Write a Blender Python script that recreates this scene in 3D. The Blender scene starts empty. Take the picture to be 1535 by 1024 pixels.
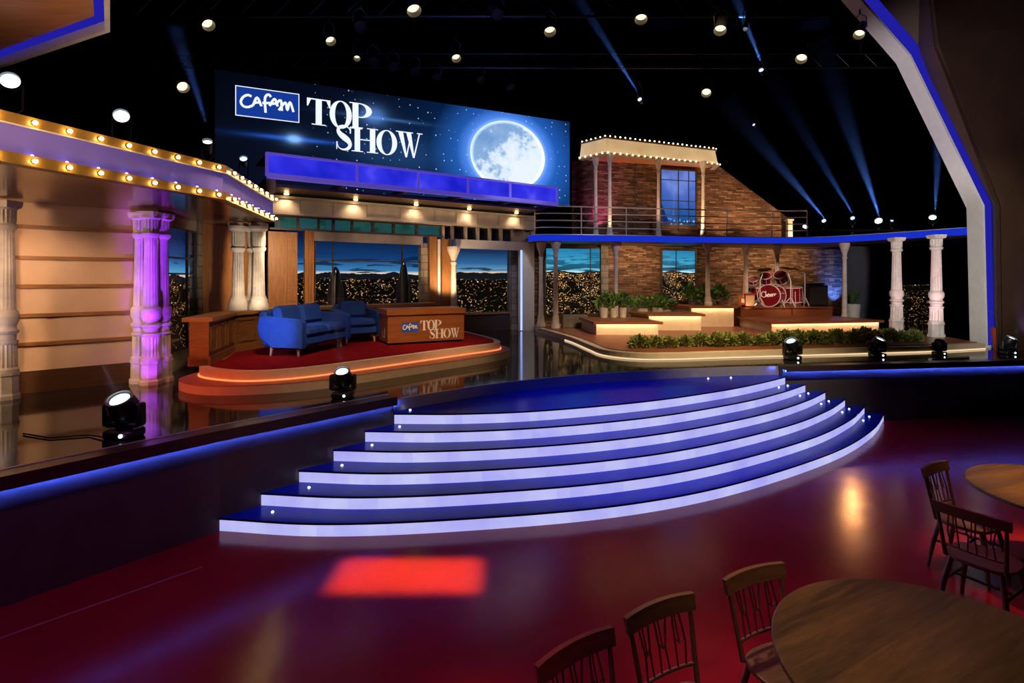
import bpy, math, random
from mathutils import Vector, Matrix
C = bpy.context.scene.collection
PI = math.pi
F = 800.0; CX = 767.5; HY = 417.0; CZ = 2.57      # focal length (px), horizon row, camera height
random.seed(7)

def flr(px, py, z):                 # the point of the horizontal plane z that the photograph shows at px, py
    Y = F*(CZ-z)/(py-HY); return ((px-CX)*Y/F, Y)
def at(px, py, Y):
    return Vector(((px-CX)*Y/F, Y, CZ-(py-HY)*Y/F))

# ---------------------------------------------------------------- mesh builder
class MB:
    def __init__(s): s.v=[]; s.f=[]; s.uv={}
    def add(s, vs, fs):
        o=len(s.v); s.v += [tuple(v) for v in vs]
        for f in fs: s.f.append(tuple(i+o for i in f))
        return s
    def quad(s, a,b,c,d, uv=None):
        s.add([a,b,c,d],[(0,1,2,3)])
        if uv: s.uv[len(s.f)-1]=uv
        return s
    def prism(s, poly, z0, z1):
        n=len(poly)
        ar=sum(poly[i][0]*poly[(i+1)%n][1]-poly[(i+1)%n][0]*poly[i][1] for i in range(n))
        if ar<0: poly=list(reversed(poly))
        vs=[(p[0],p[1],z0) for p in poly]+[(p[0],p[1],z1) for p in poly]
        fs=[tuple(range(n-1,-1,-1)), tuple(range(n,2*n))]+[(i,(i+1)%n,n+(i+1)%n,n+i) for i in range(n)]
        return s.add(vs,fs)
    def hexa(s, p):                 # eight corners: bottom 4 (ccw), top 4
        return s.add(p,[(3,2,1,0),(4,5,6,7),(0,1,5,4),(1,2,6,5),(2,3,7,6),(3,0,4,7)])
    def box(s, x0,x1,y0,y1,z0,z1, M=None):
        p=[Vector(c) for c in ((x0,y0,z0),(x1,y0,z0),(x1,y1,z0),(x0,y1,z0),(x0,y0,z1),(x1,y0,z1),(x1,y1,z1),(x0,y1,z1))]
        if M is not None: p=[M@c for c in p]
        return s.hexa(p)
    def rbox(s, x0,x1,y0,y1,z0,z1, b, M=None):   # box with chamfered edges
        v=[]; X=(x0,x1);Y=(y0,y1);Z=(z0,z1)
        idx={}
        for i in (0,1):
            for j in (0,1):
                for k in (0,1):
                    sx=b if i==0 else -b; sy=b if j==0 else -b; sz=b if k==0 else -b
                    for a,p in (('x',(X[i],Y[j]+sy,Z[k]+sz)),('y',(X[i]+sx,Y[j],Z[k]+sz)),('z',(X[i]+sx,Y[j]+sy,Z[k]))):
                        idx[(i,j,k,a)]=len(v); v.append(Vector(p))
        if M is not None: v=[M@c for c in v]
        g=lambda i,j,k,a: idx[(i,j,k,a)]
        f=[]
        for i in (0,1):
            q=[g(i,0,0,'x'),g(i,1,0,'x'),g(i,1,1,'x'),g(i,0,1,'x')]; f.append(q if i else q[::-1])
            q=[g(0,i,0,'y'),g(1,i,0,'y'),g(1,i,1,'y'),g(0,i,1,'y')]; f.append(q[::-1] if i else q)
            q=[g(0,0,i,'z'),g(1,0,i,'z'),g(1,1,i,'z'),g(0,1,i,'z')]; f.append(q if i else q[::-1])
        for i in (0,1):
            for j in (0,1):
                f.append([g(i,j,0,'x'),g(i,j,0,'y'),g(i,j,1,'y'),g(i,j,1,'x')])
                f.append([g(i,0,j,'x'),g(i,0,j,'z'),g(i,1,j,'z'),g(i,1,j,'x')])
                f.append([g(0,i,j,'y'),g(0,i,j,'z'),g(1,i,j,'z'),g(1,i,j,'y')])
        for i in (0,1):
            for j in (0,1):
                for k in (0,1): f.append([g(i,j,k,'x'),g(i,j,k,'y'),g(i,j,k,'z')])
        return s.add(v,[tuple(q) for q in f])
    def tube(s, path, r, n=8, cap=True):
        path=[Vector(p) for p in path]; rs=r if isinstance(r,(list,tuple)) else [r]*len(path)
        vs=[];fs=[]
        prev=None
        for i,p in enumerate(path):
            t=(path[min(i+1,len(path)-1)]-path[max(i-1,0)])
            if t.length<1e-9: t=Vector((0,0,1))
            t.normalize()
            if prev is None:
                a=Vector((0,0,1)) if abs(t.z)<.9 else Vector((1,0,0))
                u=t.cross(a).normalized()
            else:
                u=(prev-t*prev.dot(t))
                u=u.normalized() if u.length>1e-6 else t.orthogonal().normalized()
            prev=u; w=t.cross(u)
            for k in range(n):
                a=2*PI*k/n; vs.append(p+(u*math.cos(a)+w*math.sin(a))*rs[i])
        for i in range(len(path)-1):
            for k in range(n):
                fs.append((i*n+k,i*n+(k+1)%n,(i+1)*n+(k+1)%n,(i+1)*n+k))
        if cap: fs+= [tuple(range(n-1,-1,-1)), tuple((len(path)-1)*n+k for k in range(n))]
        return s.add(vs,fs)
    def lathe(s, prof, n=24, M=None, flute=None, rot=0, caps=True):   # prof: (r,z); flute: list of amounts per row
        vs=[];fs=[]
        for i,(r,z) in enumerate(prof):
            for k in range(n):
                a=2*PI*k/n+rot; rr=r
                if flute and flute[i]: rr=r*(1-flute[i]*(0.5 if k%2 else 0))
                vs.append(Vector((rr*math.cos(a),rr*math.sin(a),z)))
        for i in range(len(prof)-1):
            for k in range(n): fs.append((i*n+k,i*n+(k+1)%n,(i+1)*n+(k+1)%n,(i+1)*n+k))
        if caps: fs+=[tuple(range(n-1,-1,-1)), tuple((len(prof)-1)*n+k for k in range(n))]
        if M is not None: vs=[M@v for v in vs]
        return s.add(vs,fs)
    def ball(s, c, r, n=10, m=7):
        c=Vector(c); prof=[(max(1e-4,r*math.sin(PI*i/m)),-r*math.cos(PI*i/m)) for i in range(m+1)]
        return s.lathe(prof,n,Matrix.Translation(c))
    def build(s, name, mat, parent=None, smooth=False, world=False, loc=None):
        me=bpy.data.meshes.new(name); me.from_pydata(s.v,[],s.f); me.update()
        uvl=me.uv_layers.new(name='UVMap'); V=me.vertices
        for p in me.polygons:
            if p.index in s.uv:
                for li,u in zip(p.loop_indices,s.uv[p.index]): uvl.data[li].uv=u
                continue
            n=p.normal
            if abs(n.z)>.75:
                for li in p.loop_indices:
                    co=V[me.loops[li].vertex_index].co; uvl.data[li].uv=(co.x,co.y)
            else:
                t=Vector((-n.y,n.x,0)); t.normalize()
                for li in p.loop_indices:
                    co=V[me.loops[li].vertex_index].co; uvl.data[li].uv=(t.dot(co),co.z)
        if smooth:
            me.polygons.foreach_set('use_smooth',[True]*len(me.polygons))
            try: me.set_sharp_from_angle(angle=math.radians(38))
            except Exception: pass
        me.materials.append(mat)
        o=bpy.data.objects.new(name,me); C.objects.link(o)
        if loc: o.location=loc
        if parent is not None:
            o.parent=parent
            if world:
                def wm(q):
                    m=Matrix.LocRotScale(q.location,q.rotation_euler,q.scale)
                    if q.parent: m=wm(q.parent)@q.matrix_parent_inverse@m
                    return m
                o.matrix_parent_inverse=wm(parent).inverted()
        return o
def tag(o,label=None,cat=None,group=None,kind=None):
    if label: o['label']=label
    if cat: o['category']=cat
    if group: o['group']=group
    if kind: o['kind']=kind
    return o
def thing(name,label,cat,loc=(0,0,0),rz=0,group=None):
    o=bpy.data.objects.new(name,None); C.objects.link(o); o.location=loc; o.rotation_euler=(0,0,rz)
    o.empty_display_size=.1
    return tag(o,label,cat,group)
def dup(root,loc=None,rz=None,label=None,group=None,parent=None,rot=None):
    r=root.copy(); C.objects.link(r)
    if loc is not None: r.location=loc
    if rz is not None: r.rotation_euler=(0,0,rz)
    if rot is not None: r.rotation_euler=rot
    if label: r['label']=label
    if group: r['group']=group
    if parent is not None: r.parent=parent
    for ch in list(root.children): 
        c=dup(ch,parent=r)
    return r
def struct(name,mb,mat,smooth=False): return tag(mb.build(name,mat,None,smooth),kind='structure')

def smooth_line(pts, k=6, closed=False):
    P=[Vector((*p,0)) if len(p)==2 else Vector(p) for p in pts]; n=len(P); out=[]
    rng=range(n) if closed else range(n-1)
    for i in rng:
        p1=P[i];p2=P[(i+1)%n]
        p0=P[(i-1)%n] if (closed or i>0) else p1*2-p2
        p3=P[(i+2)%n] if (closed or i+2<n) else p2*2-p1
        for j in range(k):
            t=j/k
            out.append(.5*((2*p1)+(p2-p0)*t+(2*p0-5*p1+4*p2-p3)*t*t+(3*p1-p0-3*p2+p3)*t**3))
    if not closed: out.append(P[-1])
    return out
def offset_line(pts, d):            # 2-D offset, positive = left of travel
    pts=[Vector((p[0],p[1])) for p in pts]; out=[]
    for i,p in enumerate(pts):
        a=pts[max(i-1,0)]; b=pts[min(i+1,len(pts)-1)]
        t1=(p-a).normalized() if i>0 else (b-p).normalized()
        t2=(b-p).normalized() if i<len(pts)-1 else t1
        n1=Vector((-t1.y,t1.x)); n2=Vector((-t2.y,t2.x)); n=(n1+n2)
        if n.length<1e-6: n=n1
        n.normalize(); c=max(.4,n.dot(n1)); out.append(p+n*d/c)
    return out
def band(mb, line, d0, d1, z0, z1): # a wall of thickness d0..d1 along a 2-D line
    a=offset_line(line,d0); b=offset_line(line,d1); n=len(a)
    vs=[]
    for i in range(n): vs+= [(a[i].x,a[i].y,z0),(b[i].x,b[i].y,z0),(b[i].x,b[i].y,z1),(a[i].x,a[i].y,z1)]
    fs=[]
    for i in range(n-1):
        o=i*4;q=o+4
        fs+=[(o,q,q+1,o+1),(o+1,q+1,q+2,o+2),(o+2,q+2,q+3,o+3),(o+3,q+3,q,o)]
    fs+=[(0,1,2,3),((n-1)*4+3,(n-1)*4+2,(n-1)*4+1,(n-1)*4)]
    if d1<d0: fs=[f[::-1] for f in fs]
    return mb.add(vs,[f[::-1] for f in fs])

# ---------------------------------------------------------------- materials
class G:
    def __init__(s,name):
        s.m=bpy.data.materials.new(name); s.m.use_nodes=True; s.t=s.m.node_tree; s.t.nodes.clear()
        s.out=s.t.nodes.new('ShaderNodeOutputMaterial')
    def n(s,typ,ins=None,**props):
        nd=s.t.nodes.new('ShaderNode'+typ)
        for k,v in props.items(): setattr(nd,k,v)
        for k,v in (ins or {}).items():
            sk=nd.inputs[k]
            if hasattr(v,'is_output') or isinstance(v,bpy.types.NodeSocket): s.t.links.new(v,sk)
            elif isinstance(v,bpy.types.Node): s.t.links.new(v.outputs[0],sk)
            else: sk.default_value=v
        return nd
    def math(s,op,a,b=0.0,c=None,clamp=False):
        d={0:a,1:b}
        if c is not None: d[2]=c
        return s.n('Math',d,operation=op,use_clamp=clamp).outputs[0]
    def mix(s,f,a,b,blend='MIX'):
        nd=s.n('Mix',data_type='RGBA',blend_type=blend)
        for i,v in ((0,f),(6,a),(7,b)):
            if isinstance(v,bpy.types.NodeSocket): s.t.links.new(v,nd.inputs[i])
            else: nd.inputs[i].default_value=(v if i==0 else (*v,1) if len(v)==3 else v)
        return nd.outputs[2]
    def ramp(s,f,stops,interp='LINEAR'):
        nd=s.n('ValToRGB',{0:f}); cr=nd.color_ramp; cr.interpolation=interp
        while len(cr.elements)<len(stops): cr.elements.new(.5)
        for e,(p,c) in zip(cr.elements,stops): e.position=p; e.color=(*c,1) if len(c)==3 else c
        return nd.outputs[0]
    def uv(s,scale=(1,1,1),loc=(0,0,0),obj=False):
        tc=s.n('TexCoord'); return s.n('Mapping',{0:tc.outputs['Object' if obj else 'UV'],1:loc,3:scale}).outputs[0]
    def sep(s,v): return s.n('SeparateXYZ',{0:v}).outputs
    def noise(s,v,sc,det=4,rough=.55,dist=0): return s.n('TexNoise',{'Vector':v,'Scale':sc,'Detail':det,'Roughness':rough,'Distortion':dist})
    def bump(s,h,st=.3,d=.01): return s.n('Bump',{'Height':h,'Strength':st,'Distance':d}).outputs[0]
    def surf(s,bs): s.t.links.new(bs.outputs[0],s.out.inputs[0]); return s.m
    def pbsdf(s,col,rough=.5,metal=0,normal=None,spec=.5,**kw):
        d={'Base Color':col if not isinstance(col,tuple) else (*col,1),'Roughness':rough,'Metallic':metal,'Specular IOR Level':spec}
        if normal is not None: d['Normal']=normal
        d.update(kw); return s.n('BsdfPrincipled',d)

def plain(name,col,rough=.5,metal=0,vary=.12,bump=0,scale=6,spec=.5):
    g=G(name); v=g.uv(obj=True); nz=g.noise(v,scale)
    a=tuple(c*(1-vary) for c in col); b=tuple(min(1,c*(1+vary)) for c in col)
    c=g.ramp(nz.outputs[0],[(.3,a),(.7,b)])
    nrm=g.bump(g.noise(v,scale*12).outputs[0],bump,.004) if bump else None
    return g.surf(g.pbsdf(c,rough,metal,nrm,spec))
def wood(name,a,b,rough=.4,scale=1.0,axis='X',obj=False):
    g=G(name); sc={'X':(1.2*scale,14*scale,14*scale),'Z':(14*scale,1.2*scale,14*scale) if not obj else (14*scale,14*scale,1.2*scale)}[axis]
    v=g.uv(sc,obj=obj); nz=g.noise(v,2.2,6,.6,.6)
    c=g.ramp(nz.outputs[0],[(.28,a),(.5,tuple((x+y)/2 for x,y in zip(a,b))),(.72,b)])
    return g.surf(g.pbsdf(c,rough,0,g.bump(nz.outputs[0],.12,.004)))
def emit(name,col,st): 
    g=G(name); return g.surf(g.n('Emission',{0:(*col,1),1:st}))
def stone(name,cols,bw=.34,bh=.055,rough=.85):
    g=G(name); v=g.uv()
    wob=g.noise(v,2.2,3).outputs['Color']
    v2=g.n('VectorMath',{0:v,1:g.n('VectorMath',{0:wob,1:(.05,.03,0)},operation='MULTIPLY').outputs[0]},operation='ADD').outputs[0]
    br=g.n('TexBrick',{'Vector':v2,'Color1':(0,0,0,1),'Color2':(1,1,1,1),'Mortar':(0,0,0,1),'Scale':1.0,'Mortar Size':.006,'Mortar Smooth':.3,'Bias':0,'Brick Width':bw,'Row Height':bh},offset=.43,squash=.7,squash_frequency=3)
    cell=g.sep(br.outputs[0])[0]
    n1=g.noise(v,5,5).outputs[0]; 
    val=g.math('ADD',g.math('MULTIPLY',cell,.6),g.math('MULTIPLY',n1,.5))
    c=g.ramp(val,[(.1,cols[0]),(.4,cols[1]),(.7,cols[2]),(.98,cols[3])])
    c=g.mix(br.outputs['Fac'],c,tuple(x*.25 for x in cols[0]))
    h=g.math('SUBTRACT',g.math('ADD',g.math('MULTIPLY',cell,.9),g.math('MULTIPLY',n1,.5)),g.math('MULTIPLY',br.outputs['Fac'],1.2))
    return g.surf(g.pbsdf(c,rough,0,g.bump(h,.9,.035),.3))

def city_mat(name,zh,bright,top,mid,low,line,u0=0.0,gold=1.0,dens=1.0,mnt=.22,skyh=1.1,cloud=.56,ctop=.6,dn=0.0):
    """A lit picture panel of a city by night; UV in metres, v measured from the ground"""
    g=G(name); v=g.uv(loc=(u0,0,0)); x,y,_=g.sep(v)
    h=g.math('SUBTRACT',y,zh)
    hill=g.noise(g.uv((.9,0.0,0),(u0,0,0)),1.3,4).outputs[0]
    hh=g.math('SUBTRACT',h,g.math('MULTIPLY',g.math('SUBTRACT',hill,.5),.35))
    sky=g.ramp(g.math('DIVIDE',h,skyh),[(0,line),(.06,low),(.35,mid),(.8,top)])
    cl=g.noise(g.uv((.55,6.0,1),(u0,0,0)),1.5,4,.5,.5).outputs[0]
    cm=g.ramp(cl,[(cloud,(0,0,0)),(cloud+.05,(1,1,1))])
    cmask=g.math('MULTIPLY',g.sep(cm)[0],g.ramp(g.math('DIVIDE',h,skyh),[(0,(1,1,1)),(ctop*.6,(.6,.6,.6)),(ctop,(.0,.0,.0))]))
    sky=g.mix(cmask,sky,tuple(c*.25 for c in top))
    city=None
    def lights(sc,th,seed,stops,ms,thr):
        vo=g.n('TexVoronoi',{'Vector':g.uv((1,1.55,1),(u0+seed,seed*.37,0)),'Scale':sc},voronoi_dimensions='2D')
        dot=g.math('SUBTRACT',1.0,g.math('DIVIDE',vo.outputs['Distance'],th),clamp=True)
        rnd=g.sep(vo.outputs['Color'])
        col=g.ramp(rnd[0],stops)
        cl=g.noise(g.uv((1,2.2,1),(u0+seed*2,0,0)),ms,3,.6,.8).outputs[0]
        dep=g.ramp(g.math('DIVIDE',g.math('MULTIPLY',h,-1),1.3),[(0,(.19,.19,.19)),(.22,(.07,.07,.07)),(1,(.0,.0,.0))])
        thr=thr-dn; p1=g.ramp(g.math('ADD',cl,g.sep(dep)[0]),[(thr-.01,(0,0,0)),(thr+.20,(1,1,1))])
        m=g.math('MULTIPLY',g.math('LESS_THAN',rnd[1],g.math('MULTIPLY',g.sep(p1)[0],.85)),g.math('ADD',.25,g.math('MULTIPLY',g.math('POWER',rnd[2],2.0),1.9)))
        return g.mix(1.0,col,g.n('CombineXYZ',{0:g.math('MULTIPLY',dot,m),1:g.math('MULTIPLY',dot,m),2:g.math('MULTIPLY',dot,m)}).outputs[0],'MULTIPLY')
    warm=[(0,(1,.32,.04)),(.45,(1,.52,.12)),(.75,(1,.75,.35)),(1,(.9,.95,1))]
    A=lights(15*dens,.30,3.1,warm,1.5,.61); B=lights(24*dens,.34,8.7,warm,2.2,.60); D=lights(7*dens,.16,5.3,warm,1.3,.57)
    cc=g.mix(1.0,A,B,'ADD'); cc=g.mix(1.0,cc,D,'ADD')
    # winding streets: thin bright contour lines of a noise field
    rn=g.noise(g.uv((1,2.0,1),(u0+4,0,0)),1.5,2,.4,.5).outputs[0]
    fr=g.math('ABSOLUTE',g.math('SUBTRACT',g.math('FRACT',g.math('MULTIPLY',rn,7.0)),.5))
    road=g.math('SUBTRACT',1.0,g.math('DIVIDE',fr,.05),clamp=True)
    brk=g.math('GREATER_THAN',g.noise(v,20,2).outputs[0],.53)
    rd=g.math('MULTIPLY',road,brk)
    cc=g.mix(1.0,cc,g.mix(rd,(0,0,0),(.85,.47,.15)),'ADD')
    cc=g.mix(1.0,cc,(.003,.0025,.002),'ADD')
    fade=g.ramp(g.math('DIVIDE',g.math('MULTIPLY',hh,-1),mnt*2),[(.42,(0,0,0)),(.55,(1,1,1))])
    cc=g.mix(g.sep(fade)[0],(.006,.008,.012),cc)
    cc=g.mix(1.0,cc,(gold,gold*.95,gold*.9),'MULTIPLY')
    above=g.ramp(g.math('ADD',g.math('MULTIPLY',hh,40),.5),[(.4,(0,0,0)),(.6,(1,1,1))])
    col=g.mix(g.sep(above)[0],cc,sky)
    return g.surf(g.n('Emission',{0:col,1:bright}))

M={}
M['floor_red']=None
def floor_red():
    g=G('red painted studio floor'); v=g.uv()
    n1=g.noise(v,1.1,4).outputs[0]; n2=g.noise(v,7,5).outputs[0]
    c=g.ramp(n1,[(.3,(.20,.008,.022)),(.7,(.27,.013,.030))])
    r=g.math('ADD',.12,g.math('MULTIPLY',n2,.12))
    return g.surf(g.pbsdf(c,r,0,g.bump(g.noise(v,3.5,3).outputs[0],.10,.02),.32))
M['floor_red']=floor_red()
def floor_black():
    g=G('polished black stage floor'); v=g.uv()
    n=g.noise(v,2.0,4).outputs[0]
    r=g.math('ADD',.05,g.math('MULTIPLY',n,.05))
    return g.surf(g.pbsdf((.012,.011,.012),r,0,g.bump(g.noise(v,1.6,2).outputs[0],.03,.02),.6))
M['floor_black']=floor_black()
M['black']=plain('black studio paint',(.0007,.0007,.001),1.0,0,.2,0,6,0)
M['blackmetal']=plain('black fixture metal',(.015,.015,.017),.4,.4,.15)
M['cap']=plain('brown black plinth cap',(.05,.035,.032),.3)
M['plinth']=plain('charcoal plinth board',(.085,.070,.075),.42,0,.18,.1,3)
M['led_blue']=emit('blue led tape',(.06,.12,1.0),150)
M['riser']=None
def riser():
    g=G('lit acrylic riser'); v=g.uv(); n=g.noise(v,1.1,3).outputs[0]
    c=g.ramp(n,[(.3,(.40,.38,.98)),(.7,(.62,.64,1.0))])
    return g.surf(g.n('Emission',{0:c,1:.92}))
M['riser']=riser()
M['tread']=plain('glossy blue tread laminate',(.004,.020,.50),.22,0,.12,0,6,.12)
M['treadedge']=plain('black tread nosing',(.01,.01,.02),.25)
M['steel']=plain('brushed grey steel band',(.36,.34,.37),.35,.35,.1)
M['rail']=plain('pale steel rail',(.62,.60,.60),.35,.5,.1)
M['chrome']=plain('polished chrome',(.75,.74,.74),.28,.45,.05)
M['peach']=plain('peach plaster panel',(.62,.43,.29),.75,0,.08,.15,2.2)
M['batten']=wood('brown batten wood',(.20,.085,.028),(.38,.18,.065),.4)
M['woodpanel']=wood('honey oak panel',(.19,.075,.022),(.36,.17,.06),.4,1,'Z')
M['woodbench']=wood('bench panel oak',(.16,.062,.02),(.29,.125,.042),.4,1,'X')
M['desk']=wood('desk cherry veneer',(.22,.070,.018),(.34,.12,.035),.33,.6,'X')
M['deck']=wood('red brown deck boards',(.16,.050,.020),(.30,.10,.040),.35,.7,'X')
M['plaster']=plain('aged white column plaster',(.62,.56,.50),.6,0,.18,.25,5)
M['greystone']=plain('grey stone moulding',(.30,.26,.23),.7,0,.2,.3,4)
M['concrete']=plain('pale concrete fascia',(.40,.34,.28),.7,0,.14,.2,3)
M['white']=plain('white painted trim',(.70,.68,.66),.45,0,.05)
M['dimplaster']=plain('dimmed column plaster',(.36,.33,.31),.65,0,.25,.3,5)  # column plaster darkened to stand in for dimmer light on the left column
M['kerb']=plain('cream painted kerb',(.66,.52,.36),.45,0,.06)
M['carpet']=plain('deep red carpet',(.19,.003,.007),.95,0,.25,.5,9,.1)
M['sofa']=plain('royal blue sofa fabric',(.016,.062,.29),.85,0,.12,.5,14,.2)
M['sofaleg']=wood('pale tapered leg wood',(.45,.24,.10),(.62,.36,.17),.4)
M['gold']=plain('brass marquee rail',(.30,.175,.035),.4,.25,.15)
M['copper']=plain('copper brown soffit',(.27,.13,.06),.16,.35,.2,.06,2)
M['fascia']=None
def fascia():
    g=G('lavender fascia with added glow'); v=g.uv(); z=g.sep(v)[1]
    n=g.noise(g.uv((1,.2,1)),2.2,2).outputs[0]
    c=g.ramp(n,[(.3,(.016,.012,.17)),(.7,(.035,.026,.24))])
    b=g.pbsdf((.22,.18,.50),.5); e=g.n('Emission',{0:c,1:.55}); return g.surf(g.n('AddShader',{0:b,1:e}))  # violet wash on the fascia put in as emission
M['fascia']=fascia()
M['bulb']=emit('warm marquee bulb',(1,.62,.22),75)
M['bulbglass']=emit('small warm bulb',(1,.62,.24),16)
M['socket']=plain('bulb socket',(.22,.12,.03),.35,.6)
M['lens_warm']=emit('warm lamp lens',(1,.72,.40),2.2)
M['lens_white']=emit('cool lamp lens',(.80,.92,1),5)
M['lens_blue']=emit('blue lamp lens',(.35,.58,1),3.5)
M['canopyblue']=None
def canopyblue():
    g=G('blue lightbox panel'); v=g.uv(); n=g.noise(v,1.4,2).outputs[0]
    c=g.ramp(n,[(.3,(.012,.014,.60)),(.62,(.04,.04,.86)),(.8,(.12,.10,.9))])
    return g.surf(g.n('Emission',{0:c,1:.95}))
M['canopyblue']=canopyblue()
g_=G('lilac canopy frame with added glow'); M['canopyframe']=g_.surf(g_.n('AddShader',{0:g_.pbsdf((.30,.26,.70),.4),1:g_.n('Emission',{0:(.085,.055,.46,1),1:.8})}))  # violet light on the frame put in as emission
M['deckblue']=emit('blue deck light band',(.008,.028,.55),1.0)
M['archblue']=emit('blue arch face with added glow',(.016,.014,.40),.85)  # blue led light on arch and soffit faces put in as emission
M['brownwall']=plain('dark brown wall panel',(.050,.024,.014),.55,0,.15,.1,2)
M['stone']=stone('stacked ledge stone',[(.035,.018,.010),(.13,.065,.035),(.24,.13,.075),(.42,.27,.18)])
M['jamb']=stone('window jamb stone',[(.10,.08,.065),(.2,.165,.135),(.28,.235,.19),(.38,.33,.27)],.5,.2)
M['strip_warm']=emit('warm white led strip',(1,.74,.42),40)
M['strip_red']=emit('red led tape',(1,.13,.04),3.2)
M['frame']=plain('bronze window bars',(.10,.085,.075),.4,.5)
M['drum']=plain('wine red drum lacquer',(.15,.004,.010),.18,0,.12)
M['drumhead']=plain('dark red drum head',(.13,.003,.008),.3,0,.2)
M['cymbal']=plain('bronze cymbal',(.55,.36,.12),.25,1,.1)
M['letter']=emit('white sign letter',(.86,.92,1),1.05)
M['letterpaint']=plain('white letter vinyl',(.85,.85,.86),.5,0,.02)
M['logoblue']=emit('blue logo panel',(.010,.055,.40),.75)
M['logopaint']=plain('blue logo vinyl',(.015,.10,.55),.5,0,.05)
M['leaf']=plain('green leaf',(.10,.22,.04),.5,0,.4,0,9)
M['leaf_dark']=plain('dark green leaf',(.05,.12,.03),.5,0,.4,0,9)
M['leaf_olive']=plain('olive green leaf',(.17,.20,.04),.5,0,.45,0,9)
M['pot']=plain('white planter glaze',(.55,.50,.44),.5)
M['potred']=plain('red planter glaze',(.33,.05,.03),.5)
M['galv']=plain('grey zinc planter',(.20,.18,.16),.45,.5,.2)
M['table']=None
def tablewood():
    g=G('dark oak table top'); v=g.uv((1,1,1),obj=True)
    pl=g.math('FRACT',g.math('MULTIPLY',g.sep(v)[1],7.0))
    nz=g.noise(g.uv((1.6,20,1),obj=True),2,6,.62,.7).outputs[0]
    bo=g.n('TexWhiteNoise',{'Vector':g.n('CombineXYZ',{0:g.math('FLOOR',g.math('MULTIPLY',g.sep(v)[1],7.0))}).outputs[0]},noise_dimensions='3D').outputs[0]
    c=g.ramp(g.math('ADD',g.math('MULTIPLY',nz,.75),g.math('MULTIPLY',bo,.25)),[(.25,(.040,.024,.010)),(.5,(.11,.064,.024)),(.75,(.18,.105,.038))])
    return g.surf(g.pbsdf(c,.38,0,g.bump(nz,.15,.003)))
M['table']=tablewood()
M['chair']=wood('worn chair beech',(.10,.056,.027),(.21,.12,.058),.4,1.5,'X',True)
M['spindle']=plain('thin bronze spindle',(.20,.11,.06),.3,.6)
def glass():
    g=G('clear pane'); t=g.n('BsdfTransparent'); gl=g.n('BsdfGlossy',{'Roughness':.03}); 
    return g.surf(g.n('MixShader',{0:.05,1:t,2:gl}))
M['glass']=glass()
def haze(name,col,d):
    g=G(name); vs=g.n('VolumeScatter',{'Color':(*col,1),'Density':g.math('MULTIPLY',g.math('POWER',2.718,g.math('MULTIPLY',g.n('VectorMath',{0:g.uv(obj=True)},operation='LENGTH').outputs['Value'],-.75)),d),'Anisotropy':0.0}); g.t.links.new(vs.outputs[0],g.out.inputs[1]); return g.m
M['haze']=haze('thin stage haze',(.9,.95,1),.10)
# ================================================================ camera and view
cam=bpy.data.cameras.new('camera'); co=bpy.data.objects.new('camera',cam); C.objects.link(co)
co.location=(0,0,CZ); co.rotation_euler=(PI/2,0,0)
cam.sensor_width=36; cam.lens=36*F/1535; cam.shift_y=-(512-HY)/1535; cam.clip_start=.05; cam.clip_end=200
cam.shift_x=(767.5-CX)/1535
sc=bpy.context.scene; sc.camera=co
sc.view_settings.view_transform='Standard'; sc.view_settings.look='None'; sc.view_settings.gamma=1; sc.view_settings.exposure=0
w=bpy.data.worlds.new('dark studio'); sc.world=w; w.use_nodes=True
w.node_tree.nodes['Background'].inputs[0].default_value=(.006,.008,.016,1); w.node_tree.nodes['Background'].inputs[1].default_value=.6
cy=sc.cycles; cy.use_denoising=True; cy.max_bounces=6; cy.diffuse_bounces=2; cy.glossy_bounces=4; cy.transparent_max_bounces=8; cy.volume_bounces=0
cy.sample_clamp_indirect=3; cy.use_light_tree=True; cy.caustics_reflective=False; cy.caustics_refractive=False; cy.blur_glossy=.3

# ================================================================ the room
SF=1.0                                            # height of the stage floor
L0=(-8.6,-1.6); L1=(-2.97,5.42); L2=(-1.54,6.93)   # stage front, left of the stairs
R2=(4.75,9.36); R1=(6.70,9.62); R0=(16.0,10.9)     # stage front, right of the stairs
struct('floor',MB().box(-12,18,-4,10.95,-.1,0),M['floor_red'])
struct('ceiling',MB().box(-12,18,-4,23,10.4,10.5),M['black'])
struct('wall_left',MB().box(-12.1,-12,-4,23,0,10.5),M['black'])
struct('wall_right',MB().box(18,18.1,-4,23,0,10.5),M['black'])
struct('wall_rear',MB().box(-12,18,23,23.1,0,10.5),M['black'])
struct('wall_audience',MB().box(-12,18,-4.1,-4,0,10.5),M['black'])

# steps: six curved risers between the two halves of the stage front
bot=smooth_line([L1,(-1.9,5.30),(-.59,5.40),(1.1,5.72),(2.63,6.33),(4.5,7.48),(5.8,8.6),R1],7)
top=smooth_line([(-1.50,6.80),(-.6,6.80),(.458,6.985),(1.9,7.5),(3.2,8.19),(4.1,8.80),(4.78,9.34)],8)
def resample(line,n=64):
    L=[0]
    for a,b in zip(line,line[1:]): L.append(L[-1]+(b-a).length)
    out=[];j=0
    for i in range(n+1):
        t=L[-1]*i/n
        while j<len(L)-2 and L[j+1]<t: j+=1
        out.append(line[j].lerp(line[j+1],(t-L[j])/max(1e-9,L[j+1]-L[j])))
    return out
bot=resample(bot); top=resample(top)
def arc(i):
    t=i/5.0; a=[p.lerp(q,t) for p,q in zip(bot,top)]
    return a
back=resample(smooth_line([(-1.52,6.90),(-.75,7.55),(.13,8.15),(1.4,8.75),(2.77,9.15),(3.8,9.38),(4.80,9.50)],8))
RH=.142
stairs=thing('staircase','curved blue staircase with six lit lavender risers up to the stage','stairs',(1.5,7.5,0))
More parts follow.
